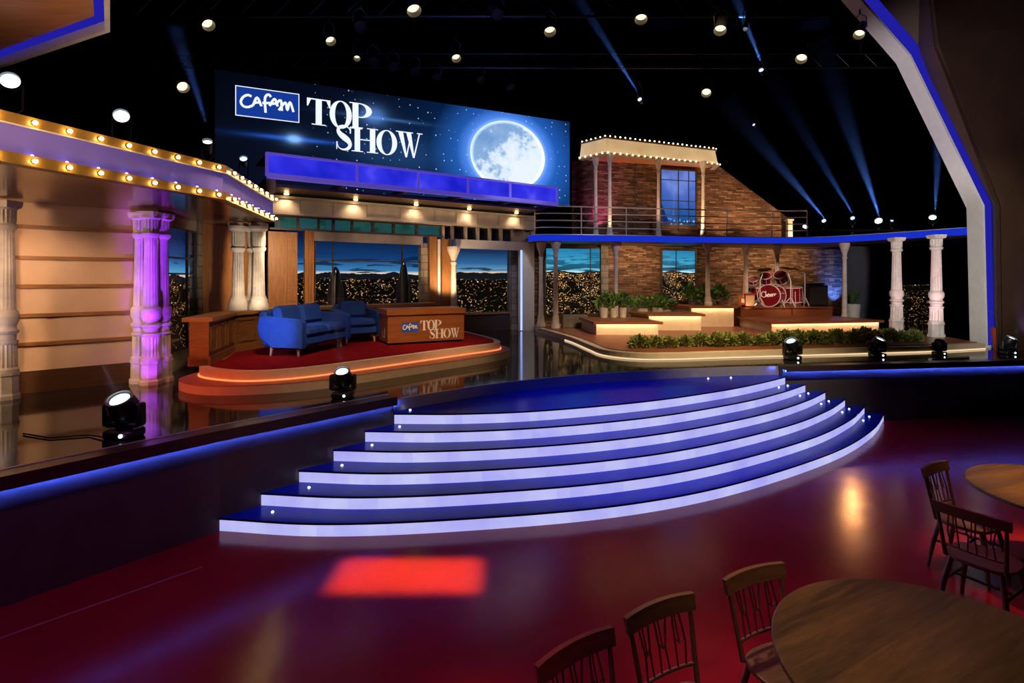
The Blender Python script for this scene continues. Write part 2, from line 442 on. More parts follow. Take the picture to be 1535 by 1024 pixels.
for i in range(6):
    z1=RH*(i+1); fr=arc(i); bk=arc(i+1) if i<5 else back
    bk2=[b+(b-f).normalized()*(.05 if i<5 else 0) for f,b in zip(fr,bk)]
    mb=MB(); n=len(fr)                              # tread slab
    vs=[];fs=[]
    for f,b in zip(fr,bk2):
        d=(b-f).normalized(); f2=f-d*.012
        vs+=[(f2.x,f2.y,z1-.022),(b.x,b.y,z1-.022),(b.x,b.y,z1),(f2.x,f2.y,z1)]
    for k in range(n-1):
        o=k*4;q=o+4; fs+=[(o,o+1,q+1,q),(o+3,q+3,q+2,o+2),(o,q,q+3,o+3),(o+1,o+2,q+2,q+1)]
    fs+=[(0,3,2,1),((n-1)*4,(n-1)*4+1,(n-1)*4+2,(n-1)*4+3)]
    mb.add(vs,fs); mb.build('tread',M['tread'],stairs,False,True)
    rb=MB(); band(rb,fr,0.0,.03,RH*i+.003,z1-.022); rb.build('riser',M['riser'],stairs,False,True)
    nb=MB(); band(nb,fr,-.016,-.010,z1-.020,z1-.002); nb.build('nosing',M['treadedge'],stairs,False,True)
# step lights
sl=MB(); sl.lathe([(.014,0),(.014,.008),(.008,.014)],12)
lamp0=tag(sl.build('step_light',M['lens_white']),'small round led light set in the blue steps','light','small led lights on the blue steps')
first=True
def put_light(p,z):
    global first
    o=lamp0 if first else dup(lamp0); first=False; o.location=(p.x,p.y,z+.001)
for i in range(6):
    fr=arc(i); bk=arc(i+1) if i<5 else back; z1=RH*(i+1)
    put_light(fr[2].lerp(bk[2],.55),z1)
    if i<5:
        put_light(fr[62].lerp(bk[62],.6),z1); put_light(fr[60].lerp(bk[60],.75),z1)
    else:
        put_light(fr[54].lerp(bk[54],.75),z1); put_light(fr[50].lerp(bk[50],.8),z1)

# stage body: grey rounded front edge behind the stairs, black glossy top
stg=[(-12,2.0),(-8.4,-1.1)]  # placeholder order only
poly=[(-11.9,-1.3),(-8.55,-1.35),(-2.92,5.52),(-1.56,6.99)]+[(p.x,p.y) for p in back[1:-1]]+[(4.80,9.52),(6.72,9.75),(16.0,11.02),(17.9,11.3),(17.9,22.9),(-11.9,22.9)]
struct('floor_stage',MB().prism(poly,SF-.03,SF),M['floor_black'])
eb=MB(); band(eb,back,-.004,.03,RH*6,SF+.004); struct('trim_1',eb,M['steel'])
def plinth(name,a,b,m=M['plinth']):
    mb=MB(); band(mb,[a,b],0,.08,0,SF-.03); return struct(name,mb,m)
plinth('wall_stage_left',L0,L1); plinth('wall_stage_centre_left',L1,L2,plain('grey brown plinth board',(.075,.058,.060),.35,0,.2,.1,3))
plinth('wall_stage_right',R2,(11.2,10.24)); plinth('wall_stage_far_right',(11.2,10.24),R0)
cb=MB(); band(cb,[L0,L1,L2],-.085,.13,SF-.035,SF+.045); band(cb,[L0,L1,L2],-.092,-.085,SF-.066,SF+.045); band(cb,[L0,L1,L2],-.086,-.070,SF-.066,SF-.062); struct('trim_2',cb,M['cap'])
cb=MB(); band(cb,[R2,(11.2,10.24),R0],-.085,.13,SF-.03,SF+.04); band(cb,[R2,(11.2,10.24),R0],-.092,-.085,SF-.061,SF+.04); band(cb,[R2,(11.2,10.24),R0],-.086,-.070,SF-.061,SF-.057); struct('trim_3',cb,M['cap'])
lb=MB(); band(lb,[L0,L1,L2],-.084,-.079,SF-.060,SF-.038); struct('trim_4',lb,M['led_blue'])
lb=MB(); band(lb,[R2,(11.2,10.24),R0],-.084,-.079,SF-.055,SF-.033); struct('trim_5',lb,M['led_blue'])
gb=MB(); band(gb,[L0,L1,L2],.10,.135,SF+.045,SF+.05); struct('trim_6',gb,M['steel'])
# pink line laid on the red floor, an led reflection put in as colour
def stripe(name,pts,wd,m,z=.002):
    mb=MB(); band(mb,pts,-wd/2,wd/2,.0005,z); return struct(name,mb,m)
stripe('trim_7',[(-3.9,3.55),(-2.75,4.75)],.02,plain('pink led reflection line',(.34,.12,.18),.5))

# ================================================================ columns
def col_parts(root,h,r,style,M0=None,mat=None):
    """turned cast column; h height, r shaft radius. style: 'full' has a drum base and rings, 'plain' only base and capital"""
    mat=mat or M['plaster']; T=M0 or Matrix.Identity(4)
    z0=None
    if style=='full':
        MB().lathe([(1.6*r,0),(1.6*r,.02*h),(1.42*r,.03*h),(1.38*r,.115*h),(1.5*r,.12*h),(1.5*r,.135*h)],8,T,rot=PI/8).build('base',mat,root)
        MB().lathe([(1.35*r,.135*h),(1.35*r,.15*h),(1.2*r,.16*h),(1.16*r,.275*h),(1.3*r,.285*h),(1.3*r,.295*h)],32,T,[0,0,.22,.22,0,0]).build('drum',mat,root,True)
        rings=[(1.05*r,.295*h),(1.08*r,.325*h),(1.35*r,.335*h),(1.38*r,.345*h),(1.12*r,.355*h),(1.08*r,.37*h),(1.22*r,.38*h),(1.36*r,.395*h),(1.40*r,.42*h),(1.28*r,.44*h),(1.05*r,.45*h)]
        MB().lathe(rings,24,T).build('ring_band',mat,root,True)
        MB().lathe([(1.05*r,.45*h),(1.04*r,.46*h),(.84*r,.84*h),(.9*r,.85*h)],32,T,[.0,.3,.3,0]).build('shaft',mat,root,True)
        z0=.85
    elif style=='half':
        MB().lathe([(1.7*r,0),(1.7*r,.05*h),(1.6*r,.06*h),(1.45*r,.10*h),(1.5*r,.115*h),(1.25*r,.14*h),(1.2*r,.16*h)],24,T).build('base',mat,root,True)
        MB().lathe([(1.05*r,.16*h),(1.04*r,.17*h),(.86*r,.66*h),(.92*r,.67*h)],32,T,[.0,.3,.3,0]).build('shaft',mat,root,True)
        MB().lathe([(.95*r,.67*h),(1.15*r,.69*h),(1.2*r,.71*h),(1.0*r,.73*h),(1.1*r,.75*h),(1.12*r,.9*h),(1.5*r,.93*h),(1.55*r,.96*h)],32,T,[0,0,0,0,.25,.25,0,0]).build('capital',mat,root,True)
        MB().lathe([(1.65*r,.96*h),(1.65*r,h)],4,T,rot=PI/4).build('abacus',mat,root)
    else:
        MB().lathe([(1.9*r,0),(1.9*r,.04*h),(1.5*r,.055*h),(1.35*r,.12*h),(1.1*r,.14*h)],16,T).build('base',mat,root,True)
        MB().lathe([(1.1*r,.14*h),(.8*r,.80*h),(1.05*r,.81*h),(1.05*r,.83*h),(.8*r,.84*h)],16,T).build('shaft',mat,root,True)
        MB().lathe([(.8*r,.84*h),(.95*r,.87*h),(1.9*r,.95*h),(2.1*r,.965*h),(2.1*r,h)],16,T).build('capital',mat,root,True)
    if z0:
        MB().lathe([(.9*r,.85*h),(1.15*r,.86*h),(1.2*r,.875*h),(1.0*r,.885*h),(1.08*r,.90*h),(1.1*r,.955*h),(1.35*r,.965*h)],32,T,[0,0,0,0,.25,.25,0]).build('capital',mat,root,True)
        MB().lathe([(1.55*r,.965*h),(1.75*r,.985*h),(1.75*r,h)],4,T,rot=PI/4).build('abacus',mat,root)
t=thing('fluted_column','single white fluted column at the left edge before the battened wall','column',(-6.575,6.94,SF))
col_parts(t,2.575,.092,'full',None,M['dimplaster'])
t=thing('clustered_column','purple lit cluster of three fluted columns on octagonal bases','column',(-5.46,8.02,SF))
for dx,dy in ((-.125,0.02),(.10,-.10),(.115,.13)):
    col_parts(t,2.55,.098,'full',Matrix.Translation((dx,dy,0)))
t=thing('clustered_column','warm lit white triple column standing on the wooden bench wall','column',(-4.86,9.86,1.985))
for dx,dy in ((-.17,-.06),(.02,.14),(.19,-.02)):
    col_parts(t,1.60,.105,'half',Matrix.Translation((dx,dy,0)))

# ================================================================ left wall with battens, and the wall that turns back
WA=(-7.6,6.38); WB=(-5.50,8.30); WC=(-5.62,8.55); WD=(-5.86,10.25); WE=(-5.60,12.0)
mb=MB(); band(mb,[WA,WB],0,.12,SF,3.6); struct('wall_panelled',mb,M['peach'])
mb=MB(); band(mb,[WA,WB],-.02,0,SF,1.30); struct('baseboard_left',mb,wood('dark skirting board',(.06,.028,.013),(.12,.055,.022)))
for k,z in enumerate((1.67,2.06,2.46,2.85,3.27)):
    mb=MB(); band(mb,[WA,WB],-.035,0,z-.026,z+.024); struct('trim_%d'%(8+k),mb,M['batten'])
mb=MB(); band(mb,[WB,WC],0,.1,SF,3.6); struct('wall_corner',mb,M['jamb'])
# wall with the narrow window: below, above, pillar after
def wseg(a,b,t0,t1): 
    a=Vector((*a,0));b=Vector((*b,0)); return [a.lerp(b,t0),a.lerp(b,t1)]
W0,W1=.10,.74
mb=MB(); band(mb,wseg(WC,WD,0,W0),0,.12,SF,3.6); struct('wall_window_side',mb,M['jamb'])
mb=MB(); band(mb,wseg(WC,WD,W0,W1),0,.12,SF,1.33); band(mb,wseg(WC,WD,W0,W1),0,.12,3.43,3.6); struct('wall_window_sill',mb,M['greystone'])
mb=MB(); band(mb,wseg(WC,WD,W1,.84),-.03,.12,SF,3.6); struct('trim_13',mb,M['jamb'])
mb=MB(); band(mb,wseg(WC,WD,.84,1)+[Vector((*WE,0))],-.04,.12,SF,3.6); struct('wall_pillar',mb,M['woodpanel'])
for t0,t1 in ((.86,.885),(.985,1.0)):
    pass
mb=MB(); s0,s1=wseg(WC,WD,W0,W1)
for a,b in ((0,.03),(.97,1),(.66,.69)): band(mb,[s0.lerp(s1,a),s0.lerp(s1,b)],-.01,.03,1.33,3.43)
for z in (1.33,2.90,2.63,3.40): band(mb,[s0,s1],-.005,.025,z,z+.03)
struct('window_1',mb,M['frame'])
mb=MB(); band(mb,[s0,s1],.035,.04,1.34,3.42); struct('window_1_pane',mb,M['glass'])
CITY_LEFT=city_mat('city by night, left window',2.62,1.0,(.003,.012,.06),(.010,.07,.25),(.08,.36,.68),(.7,.6,.5),3.0,1.0,.8,.12,.9)
mb=MB(); a=Vector((-6.05,8.75,0)); b=Vector((-7.3,13.2,0)); Lc=(b-a).length
mb.quad((a.x,a.y,1.05),(b.x,b.y,1.05),(b.x,b.y,3.57),(a.x,a.y,3.57),[(0,1.05),(Lc,1.05),(Lc,3.57),(0,3.57)])
mb.quad((a.x-.05,a.y,1.05),(a.x-.05,a.y,3.57),(b.x-.05,b.y,3.57),(b.x-.05,b.y,1.05))
tag(mb.build('city_backdrop',CITY_LEFT),'lit panel of a city at night behind the narrow left window','backdrop')

# ================================================================ marquee
MZ=3.6
MA=(-5.52,1.5); M0=(-4.53,4.71); M1=(-3.79,7.04); M2=(-4.36,9.80)
mline=[Vector((*p,0)) for p in (MA,M1,M2)]
M['wash']=emit('violet wash led',(.42,.34,1),20)
mq=thing('marquee','long brass rimmed marquee with lavender fascia and two rows of warm bulbs','marquee',(-5,7,MZ))
mb=MB(); band(mb,mline,.03,.09,MZ+.09,MZ+.36); mb.build('fascia',M['fascia'],mq,world=True)
mb=MB(); band(mb,mline,-.02,.12,MZ,MZ+.10); mb.build('lower_rail',M['gold'],mq,world=True)
mb=MB(); band(mb,mline,-.02,.12,MZ+.355,MZ+.455); mb.build('upper_rail',M['gold'],mq,world=True)
mb=MB(); band(mb,mline,-.035,-.015,MZ+.345,MZ+.358); mb.build('bead',M['white'],mq,world=True)
sof=[(MA[0]-.12,MA[1]),(M1[0]-.12,M1[1]),(M2[0]-.12,M2[1]),(-5.70,12.0),(-5.95,10.3),(-6.3,8.9),(-8.4,6.3),(-9.2,1.5)]
MB().prism(sof,MZ,MZ+.08).build('soffit',M['copper'],mq,world=True)
MB().prism(sof,MZ+.40,MZ+.44).build('roof',M['black'],mq,world=True)
def on_line(px,line):       # where the vertical plane through px crosses a 2-D segment
    a,b=line; k=(px-CX)/F
    t=(k*a[1]-a[0])/((b[0]-a[0])-k*(b[1]-a[1])); return Vector((a[0]+(b[0]-a[0])*t,a[1]+(b[1]-a[1])*t,0))
d1=(Vector(M1)-Vector(M0)).normalized(); p0=on_line(47,(M0,M1)); p1=on_line(324,(M0,M1)); step=(p1-p0)/7
bulbs=[p0+step*k for k in range(-3,8)]
q0=Vector((*M1,0)); q1=Vector((*M2,0))
b2=[q0.lerp(q1,(k+.7)/8) for k in range(8)]
nrm1=Vector((d1.y,-d1.x,0)); d2=(q1-q0).normalized(); nrm2=Vector((d2.y,-d2.x,0))
for z in (MZ+.05,MZ+.405):
    for ps,nr in ((bulbs,nrm1),(b2,nrm2)):
        for p in ps:
            c=p+nr*.055; c.z=z
            R=nr.to_track_quat('Z','Y').to_matrix().to_4x4(); R.translation=p+nr*.02+Vector((0,0,z))
            MB().lathe([(.026,-.005),(.030,.006),(.022,.02),(.016,.022)],10,R).build('socket',M['socket'],mq,True,True)
            MB().ball(c,.019,10,7).build('bulb',M['bulb'],mq,True,True)
            if z<MZ+.2:
                R2_=Matrix.Translation(p+nr*.012+Vector((0,0,MZ+.102))); MB().lathe([(.011,0),(.011,.006),(.005,.010)],8,R2_).build('wash_led',M['wash'],mq,False,True)
# can lights standing on the marquee
def par_can(name,label,cat,loc,aim,r,lens,length=.28,group=None,stand=None,pipe=None,snoot=False):
    t=thing(name,label,cat,loc,0,group); aim=Vector(aim).normalized()
    R=aim.to_track_quat('Z','Y').to_matrix().to_4x4()
    MB().lathe([(r*.55,-length),(r*.75,-length*.9),(r*.95,-length*.3),(r*1.08,0)]+([(r*1.16,.11),(r*1.13,.11)] if snoot else [(r*1.12,.02),(r*1.08,.02)])+[(r*1.0,.0),(r,-.02)],20,R).build('housing',M['blackmetal'],t,True)
    MB().lathe([(.001,-.012),(r*.6,-.006),(r*.98,-.018),(r*.98,-.022)],20,R).build('lens',lens,t,True)
    side=aim.cross(Vector((0,0,1))); 
    if side.length<.1: side=Vector((1,0,0))
    side.normalize(); m=MB(); zz=stand if stand else pipe
    e=zz
    pts=[side*r*1.15-aim*length*.35, side*r*1.2+Vector((0,0,e*.6)), Vector((0,0,e*.8)),-side*r*1.2+Vector((0,0,e*.6)),-side*r*1.15-aim*length*.35]
    m.tube(pts,.010,6); m.tube([Vector((0,0,e*.8)),Vector((0,0,e))],.016,6)
    m.build('yoke',M['blackmetal'],t,True)
    return t
for (px,py,Y,aim,l,lab) in ((15,121,5.2,(.55,-.75,.1),M['lens_white'],'cool white can lamp on the marquee roof near the upper left edge'),
        (182,174,6.1,(.5,-.8,.15),M['lens_white'],'cool white can lamp standing halfway along the marquee roof'),
        (311,213,7.0,(.35,-.7,.6),M['lens_white'],'small cool can lamp on the marquee roof by the fascia corner'),
        (365,238,8.7,(.3,-.85,.4),M['lens_blue'],'small blue white can lamp on the marquee roof before the big screen')):
    p=at(px,py,Y); par_can('can_light',lab,'stage light',p,aim,.075 if px<200 else .055,l,.2,stand=-(p.z-(MZ+.44)))

# ================================================================ sofa podium
pod=thing('sofa_podium','two tier rounded cream podium with red carpet under the sofa and desk','podium',(-2.5,9.5,SF))
low=smooth_line([(-4.82,8.2),(-4.76,7.62),(-4.35,7.24),(-3.83,7.13),(-3.1,7.31),(-2.55,7.66),(-2.2,8.05),(-1.31,8.97),(-.5,9.85),(-.12,10.42),(-.04,10.9),(-.22,11.5),(-.75,12.7),(-1.3,13.7)],6)
lowp=[(p.x,p.y) for p in low]+[(-1.6,14.3),(-5.2,11.9),(-5.3,9.6)]
up=smooth_line([(-4.70,8.5),(-4.66,7.95),(-4.28,7.60),(-3.68,7.43),(-3.05,7.67),(-2.37,8.35),(-.90,10.0),(-.38,10.55),(-.24,10.9),(-.38,11.5),(-.9,12.6),(-1.45,13.6)],6)
upp=[(p.x,p.y) for p in up]+[(-1.7,14.1),(-5.1,11.8),(-5.1,9.6)]
MB().prism(lowp,SF,SF+.115).build('lower_step',M['kerb'],pod,world=True)
MB().prism(lowp,SF+.115,SF+.13).build('lower_tread',plain('terracotta tread paint',(.42,.17,.085),.45),pod,world=True)
MB().prism(upp,SF+.13,SF+.27).build('upper_step',M['kerb'],pod,world=True)
inn=offset_line(up,.13); 
MB().prism([(p.x,p.y) for p in inn]+[(-1.8,13.9),(-5.0,11.6),(-4.9,9.6)],SF+.27,SF+.284).build('carpet',M['carpet'],pod,world=True)
mb=MB(); band(mb,up[3:-14],-.018,-.002,SF+.131,SF+.146); mb.build('led_strip',M['strip_red'],pod,world=True)
CPT=SF+.284
# bench wall
bl=[Vector((*p,0)) for p in ((-4.50,7.92),(-4.82,9.25),(-4.48,10.4),(-3.40,11.45),(-1.75,12.75))]
bw=thing('bench_wall','panelled wooden balustrade curving behind the blue sofa and armchair','balustrade',(-4.3,9.5,SF+.27))
mb=MB(); band(mb,bl,0,.26,SF+.27,1.925); mb.build('body',M['woodbench'],bw,world=True)
mb=MB(); band(mb,bl,-.05,.36,1.925,1.985); mb.build('cap',wood('pale oak handrail',(.24,.11,.035),(.42,.21,.08),.35),bw,world=True)  # handrail oak is lighter than the bench panels
mb=MB(); band(mb,bl,-.02,.28,SF+.27,SF+.40); mb.build('plinth',M['woodbench'],bw,world=True)
for i in range(4):
    a,b=bl[i],bl[i+1]; L=(b-a).length; n=max(2,round(L/.62))
    if i==0: n=3
    for k in range(n):
        t0=(k+.12)/n; t1=(k+.88)/n; p=[a.lerp(b,t0),a.lerp(b,t1)]; e=.035/L
        mb=MB(); z0,z1=SF+.45,1.86
        for zz in ((z0,z0+.035),(z1-.035,z1)): band(mb,p,-.02,.0,*zz)
        band(mb,[a.lerp(b,t0),a.lerp(b,t0+e)],-.02,0,z0,z1); band(mb,[a.lerp(b,t1-e),a.lerp(b,t1)],-.02,0,z0,z1)
        mb.build('panel_moulding',M['woodbench'],bw,world=True)

# ================================================================ talk-show facade (faces the camera at a slant)
def fp(s,n,z): return Vector((.47-.828*s+.56*n,16.1-.56*s-.828*n,z))
def fs(px,n=0.0):
    k=(px-CX)/F; X0=.47+.56*n; Y0=16.1-.828*n; return (X0-k*Y0)/(.828-.56*k)
def fbox(mb,sa,sb,n0,n1,z0,z1):
    s0,s1=max(sa,sb),min(sa,sb)      # s0 is the left end
    P=lambda s,n:(fp(s,n,0).x,fp(s,n,0).y)
    return mb.prism([P(s0,n1),P(s1,n1),P(s1,n0),P(s0,n0)],z0,z1)
def fx(mb,pa,pb,n0,n1,z0,z1): return fbox(mb,fs(pa,n1),fs(pb,n1),n0,n1,z0,z1)
# pilasters, posts and the big window
def st(name,mb,m): return struct(name,mb,m)
mb=MB(); fx(mb,402,446,.0,.16,SF,3.62); st('wall_pilaster',mb,M['woodpanel'])
mb=MB()
for z in (2.05,2.35,2.65,2.95,3.25): fx(mb,402,446,.16,.172,z,z+.012)
fx(mb,431,434,.16,.18,SF,3.62); st('trim_14',mb,M['batten'])
mb=MB(); fx(mb,457,471,.0,.12,SF,3.68); fx(mb,463,466,.12,.16,SF,3.68); st('trim_15',mb,M['woodpanel'])
mb=MB(); fx(mb,471,634,-.05,.0,SF,1.86); st('wall_below_window',mb,M['woodbench'])
mb=MB(); fx(mb,471,634,-.05,.08,3.45,3.68); st('trim_16',mb,M['greystone'])
mb=MB(); fx(mb,631,643,-.1,.06,SF,3.50); st('trim_17',mb,M['jamb'])
mb=MB(); fx(mb,644,655,-.02,.14,SF,3.68); st('trim_18',mb,M['woodpanel'])
mb=MB(); fx(mb,663,676,-.02,.16,SF,3.62); st('trim_19',mb,M['woodpanel'])
mb=MB(); fx(mb,656,663,-.02,.05,SF,3.62); st('trim_32',mb,M['white'])
mb=MB()
for px in (499,603): fx(mb,px-1.2,px+1.2,-.04,-.01,1.86,3.45)
fx(mb,471,633,-.04,-.01,2.98,3.01); fx(mb,471,633,-.04,.0,1.86,1.92); fx(mb,471,473.5,-.05,.0,1.86,3.45); fx(mb,630,632,-.05,.0,1.86,3.45)
st('window_2',mb,M['frame'])
mb=MB(); fx(mb,473,632,-.030,-.024,1.92,3.44); st('window_2_pane',mb,M['glass'])
# slim white column at the desk end
c=fp(fs(680,.22),.22,SF); t=thing('slender_column','slim pale column between the oak post and the white portal','column',(c.x,c.y,SF)); col_parts(t,2.42,.085,'plain')
# transom of teal panes above the window
TEAL=G('teal transom pane'); v=TEAL.uv(); nn=TEAL.noise(v,3,3).outputs[0]
cc=TEAL.ramp(nn,[(.35,(.012,.06,.07)),(.5,(.03,.17,.16)),(.62,(.02,.12,.22)),(.75,(.10,.13,.06))]); tb=TEAL.pbsdf((.02,.1,.1),.1); te=TEAL.n('Emission',{0:cc,1:.32}); TEAL.surf(TEAL.n('AddShader',{0:tb,1:te}))
mb=MB(); fx(mb,412,664,-.04,.0,3.70,3.98); st('window_3',mb,TEAL.m)
mb=MB()
for px in (418,447,478,500,528,559,590,625,662): fx(mb,px-2,px+2,.0,.05,3.70,3.98)
fx(mb,405,664,-.02,.10,3.67,3.715); fx(mb,405,664,-.02,.10,3.965,4.0); st('trim_20',mb,M['frame'])
mb=MB(); fx(mb,664,800,-.05,-.01,3.66,4.0); st('window_4',mb,plain('dark transom glass',(.012,.014,.03),.08))
mb=MB()
for px in (665,679,699,717,735,752,770,786,798): fx(mb,px-1.6,px+1.6,.0,.10,3.62,4.0)
fx(mb,766,800,-.01,.02,3.64,4.0); st('trim_21',mb,M['concrete'])
# concrete fascia beam with joints
mb=MB(); fx(mb,404,803,-.3,.25,4.0,4.42); fx(mb,404,803,.25,.31,4.0,4.06); fx(mb,404,803,.25,.30,4.36,4.42); st('trim_22',mb,M['concrete'])
mb=MB()
for px in (450,500,550,600,652,684,716,748,780): fx(mb,px-.7,px+.7,.25,.262,4.06,4.36)
st('trim_23',mb,M['greystone'])
# portal
po=thing('portal_frame','white square portal frame with a lit edge beside the desk podium','portal',fp(fs(742),0,SF))
mb=MB(); fx(mb,783,801,-.10,.12,SF,3.64); mb.build('post',M['white'],po,world=True)
mb=MB(); fx(mb,684,801,-.10,.12,3.40,3.64); mb.build('lintel',M['white'],po,world=True)
mb=MB(); fx(mb,781.2,783.4,.08,.12,SF+.02,3.40); mb.build('led_edge',emit('cool led edge',(.35,.45,1),1.6),po,world=True)
mb=MB(); fx(mb,767,781,-.6,-.35,SF,3.5); st('trim_24',mb,M['jamb'])
mb=MB(); fx(mb,686,768,-.75,-.45,SF,1.50); st('wall_low',mb,M['brownwall'])
mb=MB(); fx(mb,686,768,-.75,-.40,1.50,1.545); st('trim_25',mb,M['batten'])
mb=MB(); fx(mb,765.5,767.5,-.46,-.40,1.545,3.5); st('trim_26',mb,M['steel'])
# city panels
CITY_MID=city_mat('city by night, main window',2.70,1.0,(.003,.010,.045),(.008,.05,.19),(.05,.24,.52),(.85,.72,.55),0,1.15,.8,.16,1.15)
def fquad(name,pa,pb,n,z0,z1,m,label,uoff=0):
    sa,sb=fs(pa,n),fs(pb,n); L=abs(sa-sb); a0,b0,b1,a1=fp(sa,n,z0),fp(sb,n,z0),fp(sb,n,z1),fp(sa,n,z1)
    q=MB().quad(a0,b0,b1,a1,[(uoff,z0),(uoff+L,z0),(uoff+L,z1),(uoff,z1)])
    k=Vector((-.56,.828,0))*.05; q.quad(b0+k,a0+k,a1+k,b1+k); q.quad(a1,b1,b1+k,a1+k); q.quad(a0,b0,b0+k,a0+k); q.quad(a0,a1,a1+k,a0+k); q.quad(b0,b1,b1+k,b0+k)
    return tag(q.build(name,m),label,'backdrop')
fquad('city_backdrop',428,668,-1.05,1.3,4.0,CITY_MID,'lit city panorama with blue dusk sky behind the wide sofa window',2.0)
CITY_DESK=city_mat('city by night, portal',2.74,1.0,(.008,.03,.10),(.03,.13,.32),(.15,.35,.55),(.9,.6,.38),7.0,1.2,.62,.22,.8)
fquad('city_backdrop',672,790,-1.0,1.3,4.0,CITY_DESK,'lit city panorama of winding streets seen through the white portal',9.0)
# towers seen through the window
tw=fp(fs(503,-.3),-.3,1.86)
mt=plain('dark model tower',(.03,.03,.04),.3,.3)
def tower(px,label,pw,prof,fins):
    p=fp(fs(px,-.55),-.55,1.2); t=thing('model_tower',label,'model tower',p); MB().lathe(prof,16).build('shaft',mt,t,True)
    m=MB()
    for a in fins: m.tube([(prof[-3][0]*math.cos(a)*1.02,prof[-3][0]*math.sin(a)*1.02,.8),(prof[-2][0]*math.cos(a),prof[-2][0]*math.sin(a),prof[-2][1])],.014,6)
    m.build('edge_stripe',emit('pale tower edge glow',(.75,.85,1),.5),t)  # lit edges of the dark towers put in as glowing stripes
    m=MB().lathe([(.45*prof[0][0]+.1,0),(.45*prof[0][0]+.1,.05)],16); m.build('foot',mt,t)
    return t
tower(503,'dark dome topped model tower left inside the sofa window',0,[(.19,0.05),(.19,1.05),(.17,1.2),(.12,1.34),(.12,1.46),(.09,1.56),(.02,1.66)],(-1.2,-2.6))
tower(605,'tall dark tapered model skyscraper right inside the sofa window',0,[(.20,0.05),(.20,1.15),(.13,1.4),(.08,1.68),(.05,1.78),(.01,1.84)],(-1.6,-1.9,-1.3))

# blue canopy light box
cn=thing('canopy_lightbox','long glowing blue light box canopy under the big screen','canopy',fp(3.5,1.0,4.6))
sl_,sr_=fs(401,1.68),fs(836,1.68)
mb=MB(); mb2=MB(); N0,N1=.30,1.68; Zb,Zt=4.60,5.06
fbox(mb,sl_,sr_,N1-.10,N1-.06,Zb+.04,Zt-.04); mb.build('front_panel',M['canopyblue'],cn,world=True)
mb=MB(); fbox(mb,sl_,sr_,N1-.12,N1,Zt-.045,Zt); fbox(mb,sl_,sr_,N1-.12,N1+.02,Zb-.05,Zb+.045)
for f in (0,.245,.44,.62,.79,1): s=sl_+(sr_-sl_)*f; fbox(mb,s+.025,s-.025,N1-.12,N1-.02,Zb,Zt)
mb.build('frame',M['canopyframe'],cn,world=True)
mb=MB(); fbox(mb,sl_,sr_,N0,N1-.1,Zt-.04,Zt-.01); mb.build('top_panel',M['black'],cn,world=True)
for f in range(5):
    a=sl_+(sr_-sl_)*(f+.06)/5; b=sl_+(sr_-sl_)*(f+.94)/5
    mb=MB(); fbox(mb,a,b,N1-.55,N1-.16,Zb+.04,Zb+.06); mb.build('underside_panel',M['canopyblue'],cn,world=True)
mb=MB(); fbox(mb,sl_+.02,sr_,N0-.3,N1-.6,Zb-.12,Zb-.06); mb.build('soffit',plain('dark brown canopy soffit',(.10,.055,.03),.4),cn,world=True)
for f in range(6):
    s=sl_-.1+(sr_+.1-sl_)*f/5; mb=MB(); fbox(mb,s+.04,s-.04,N0-.3,N1-.12,Zb-.06,Zb+.04); mb.build('bracket',M['frame'],cn,world=True)
mb=MB(); fbox(mb,sl_+.02,sl_-.16,N0-.3,N1-.05,Zb-.32,Zb-.06); mb.build('end_block',M['greystone'],cn,world=True)
for f in range(5):
    s=sl_-.6+(sr_+.5-sl_+.6)*f/4; p=fp(s,.42,4.46)
    o=MB().lathe([(.05,0),(.05,-.03),(.035,-.035)],10).build('downlight',M['bulbglass'],cn); o.matrix_parent_inverse=Matrix.Translation(-Vector(cn.location)); o.location=p
# ================================================================ lettering helpers (2-D outlines -> thin solid letters)
def plate(mb, poly, f, n0, n1):      # convex-ish polygon strip given as list of quads
    k=len(poly)
    vs=[f(p[0],p[1],n1) for p in poly]+[f(p[0],p[1],n0) for p in poly]
    mb.add(vs,[tuple(range(k)),tuple(range(2*k-1,k-1,-1))]+[(i,k+i,k+(i+1)%k,(i+1)%k) for i in range(k)])
def ribbon(mb,pts,ws,f,n0,n1):
    P=[Vector((p[0],p[1])) for p in pts]; n=len(P); A=[];B=[]
    for i in range(n):
        t=(P[min(i+1,n-1)]-P[max(i-1,0)]); t.normalize(); q=Vector((-t.y,t.x)); w=(ws[i] if isinstance(ws,list) else ws)/2
        A.append(P[i]+q*w); B.append(P[i]-q*w)
    for i in range(n-1): plate(mb,[B[i],B[i+1],A[i+1],A[i]],f,n0,n1)
def ell_ring(mb,cx,cy,ro,ri,f,n0,n1,a0=0,a1=360,k=28):
    for i in range(k):
        t=math.radians(a0+(a1-a0)*i/k); u=math.radians(a0+(a1-a0)*(i+1)/k)
        P=lambda r,a:(cx+r[0]*math.cos(a),cy+r[1]*math.sin(a))
        plate(mb,[P(ri,t),P(ro,t),P(ro,u),P(ri,u)],f,n0,n1)
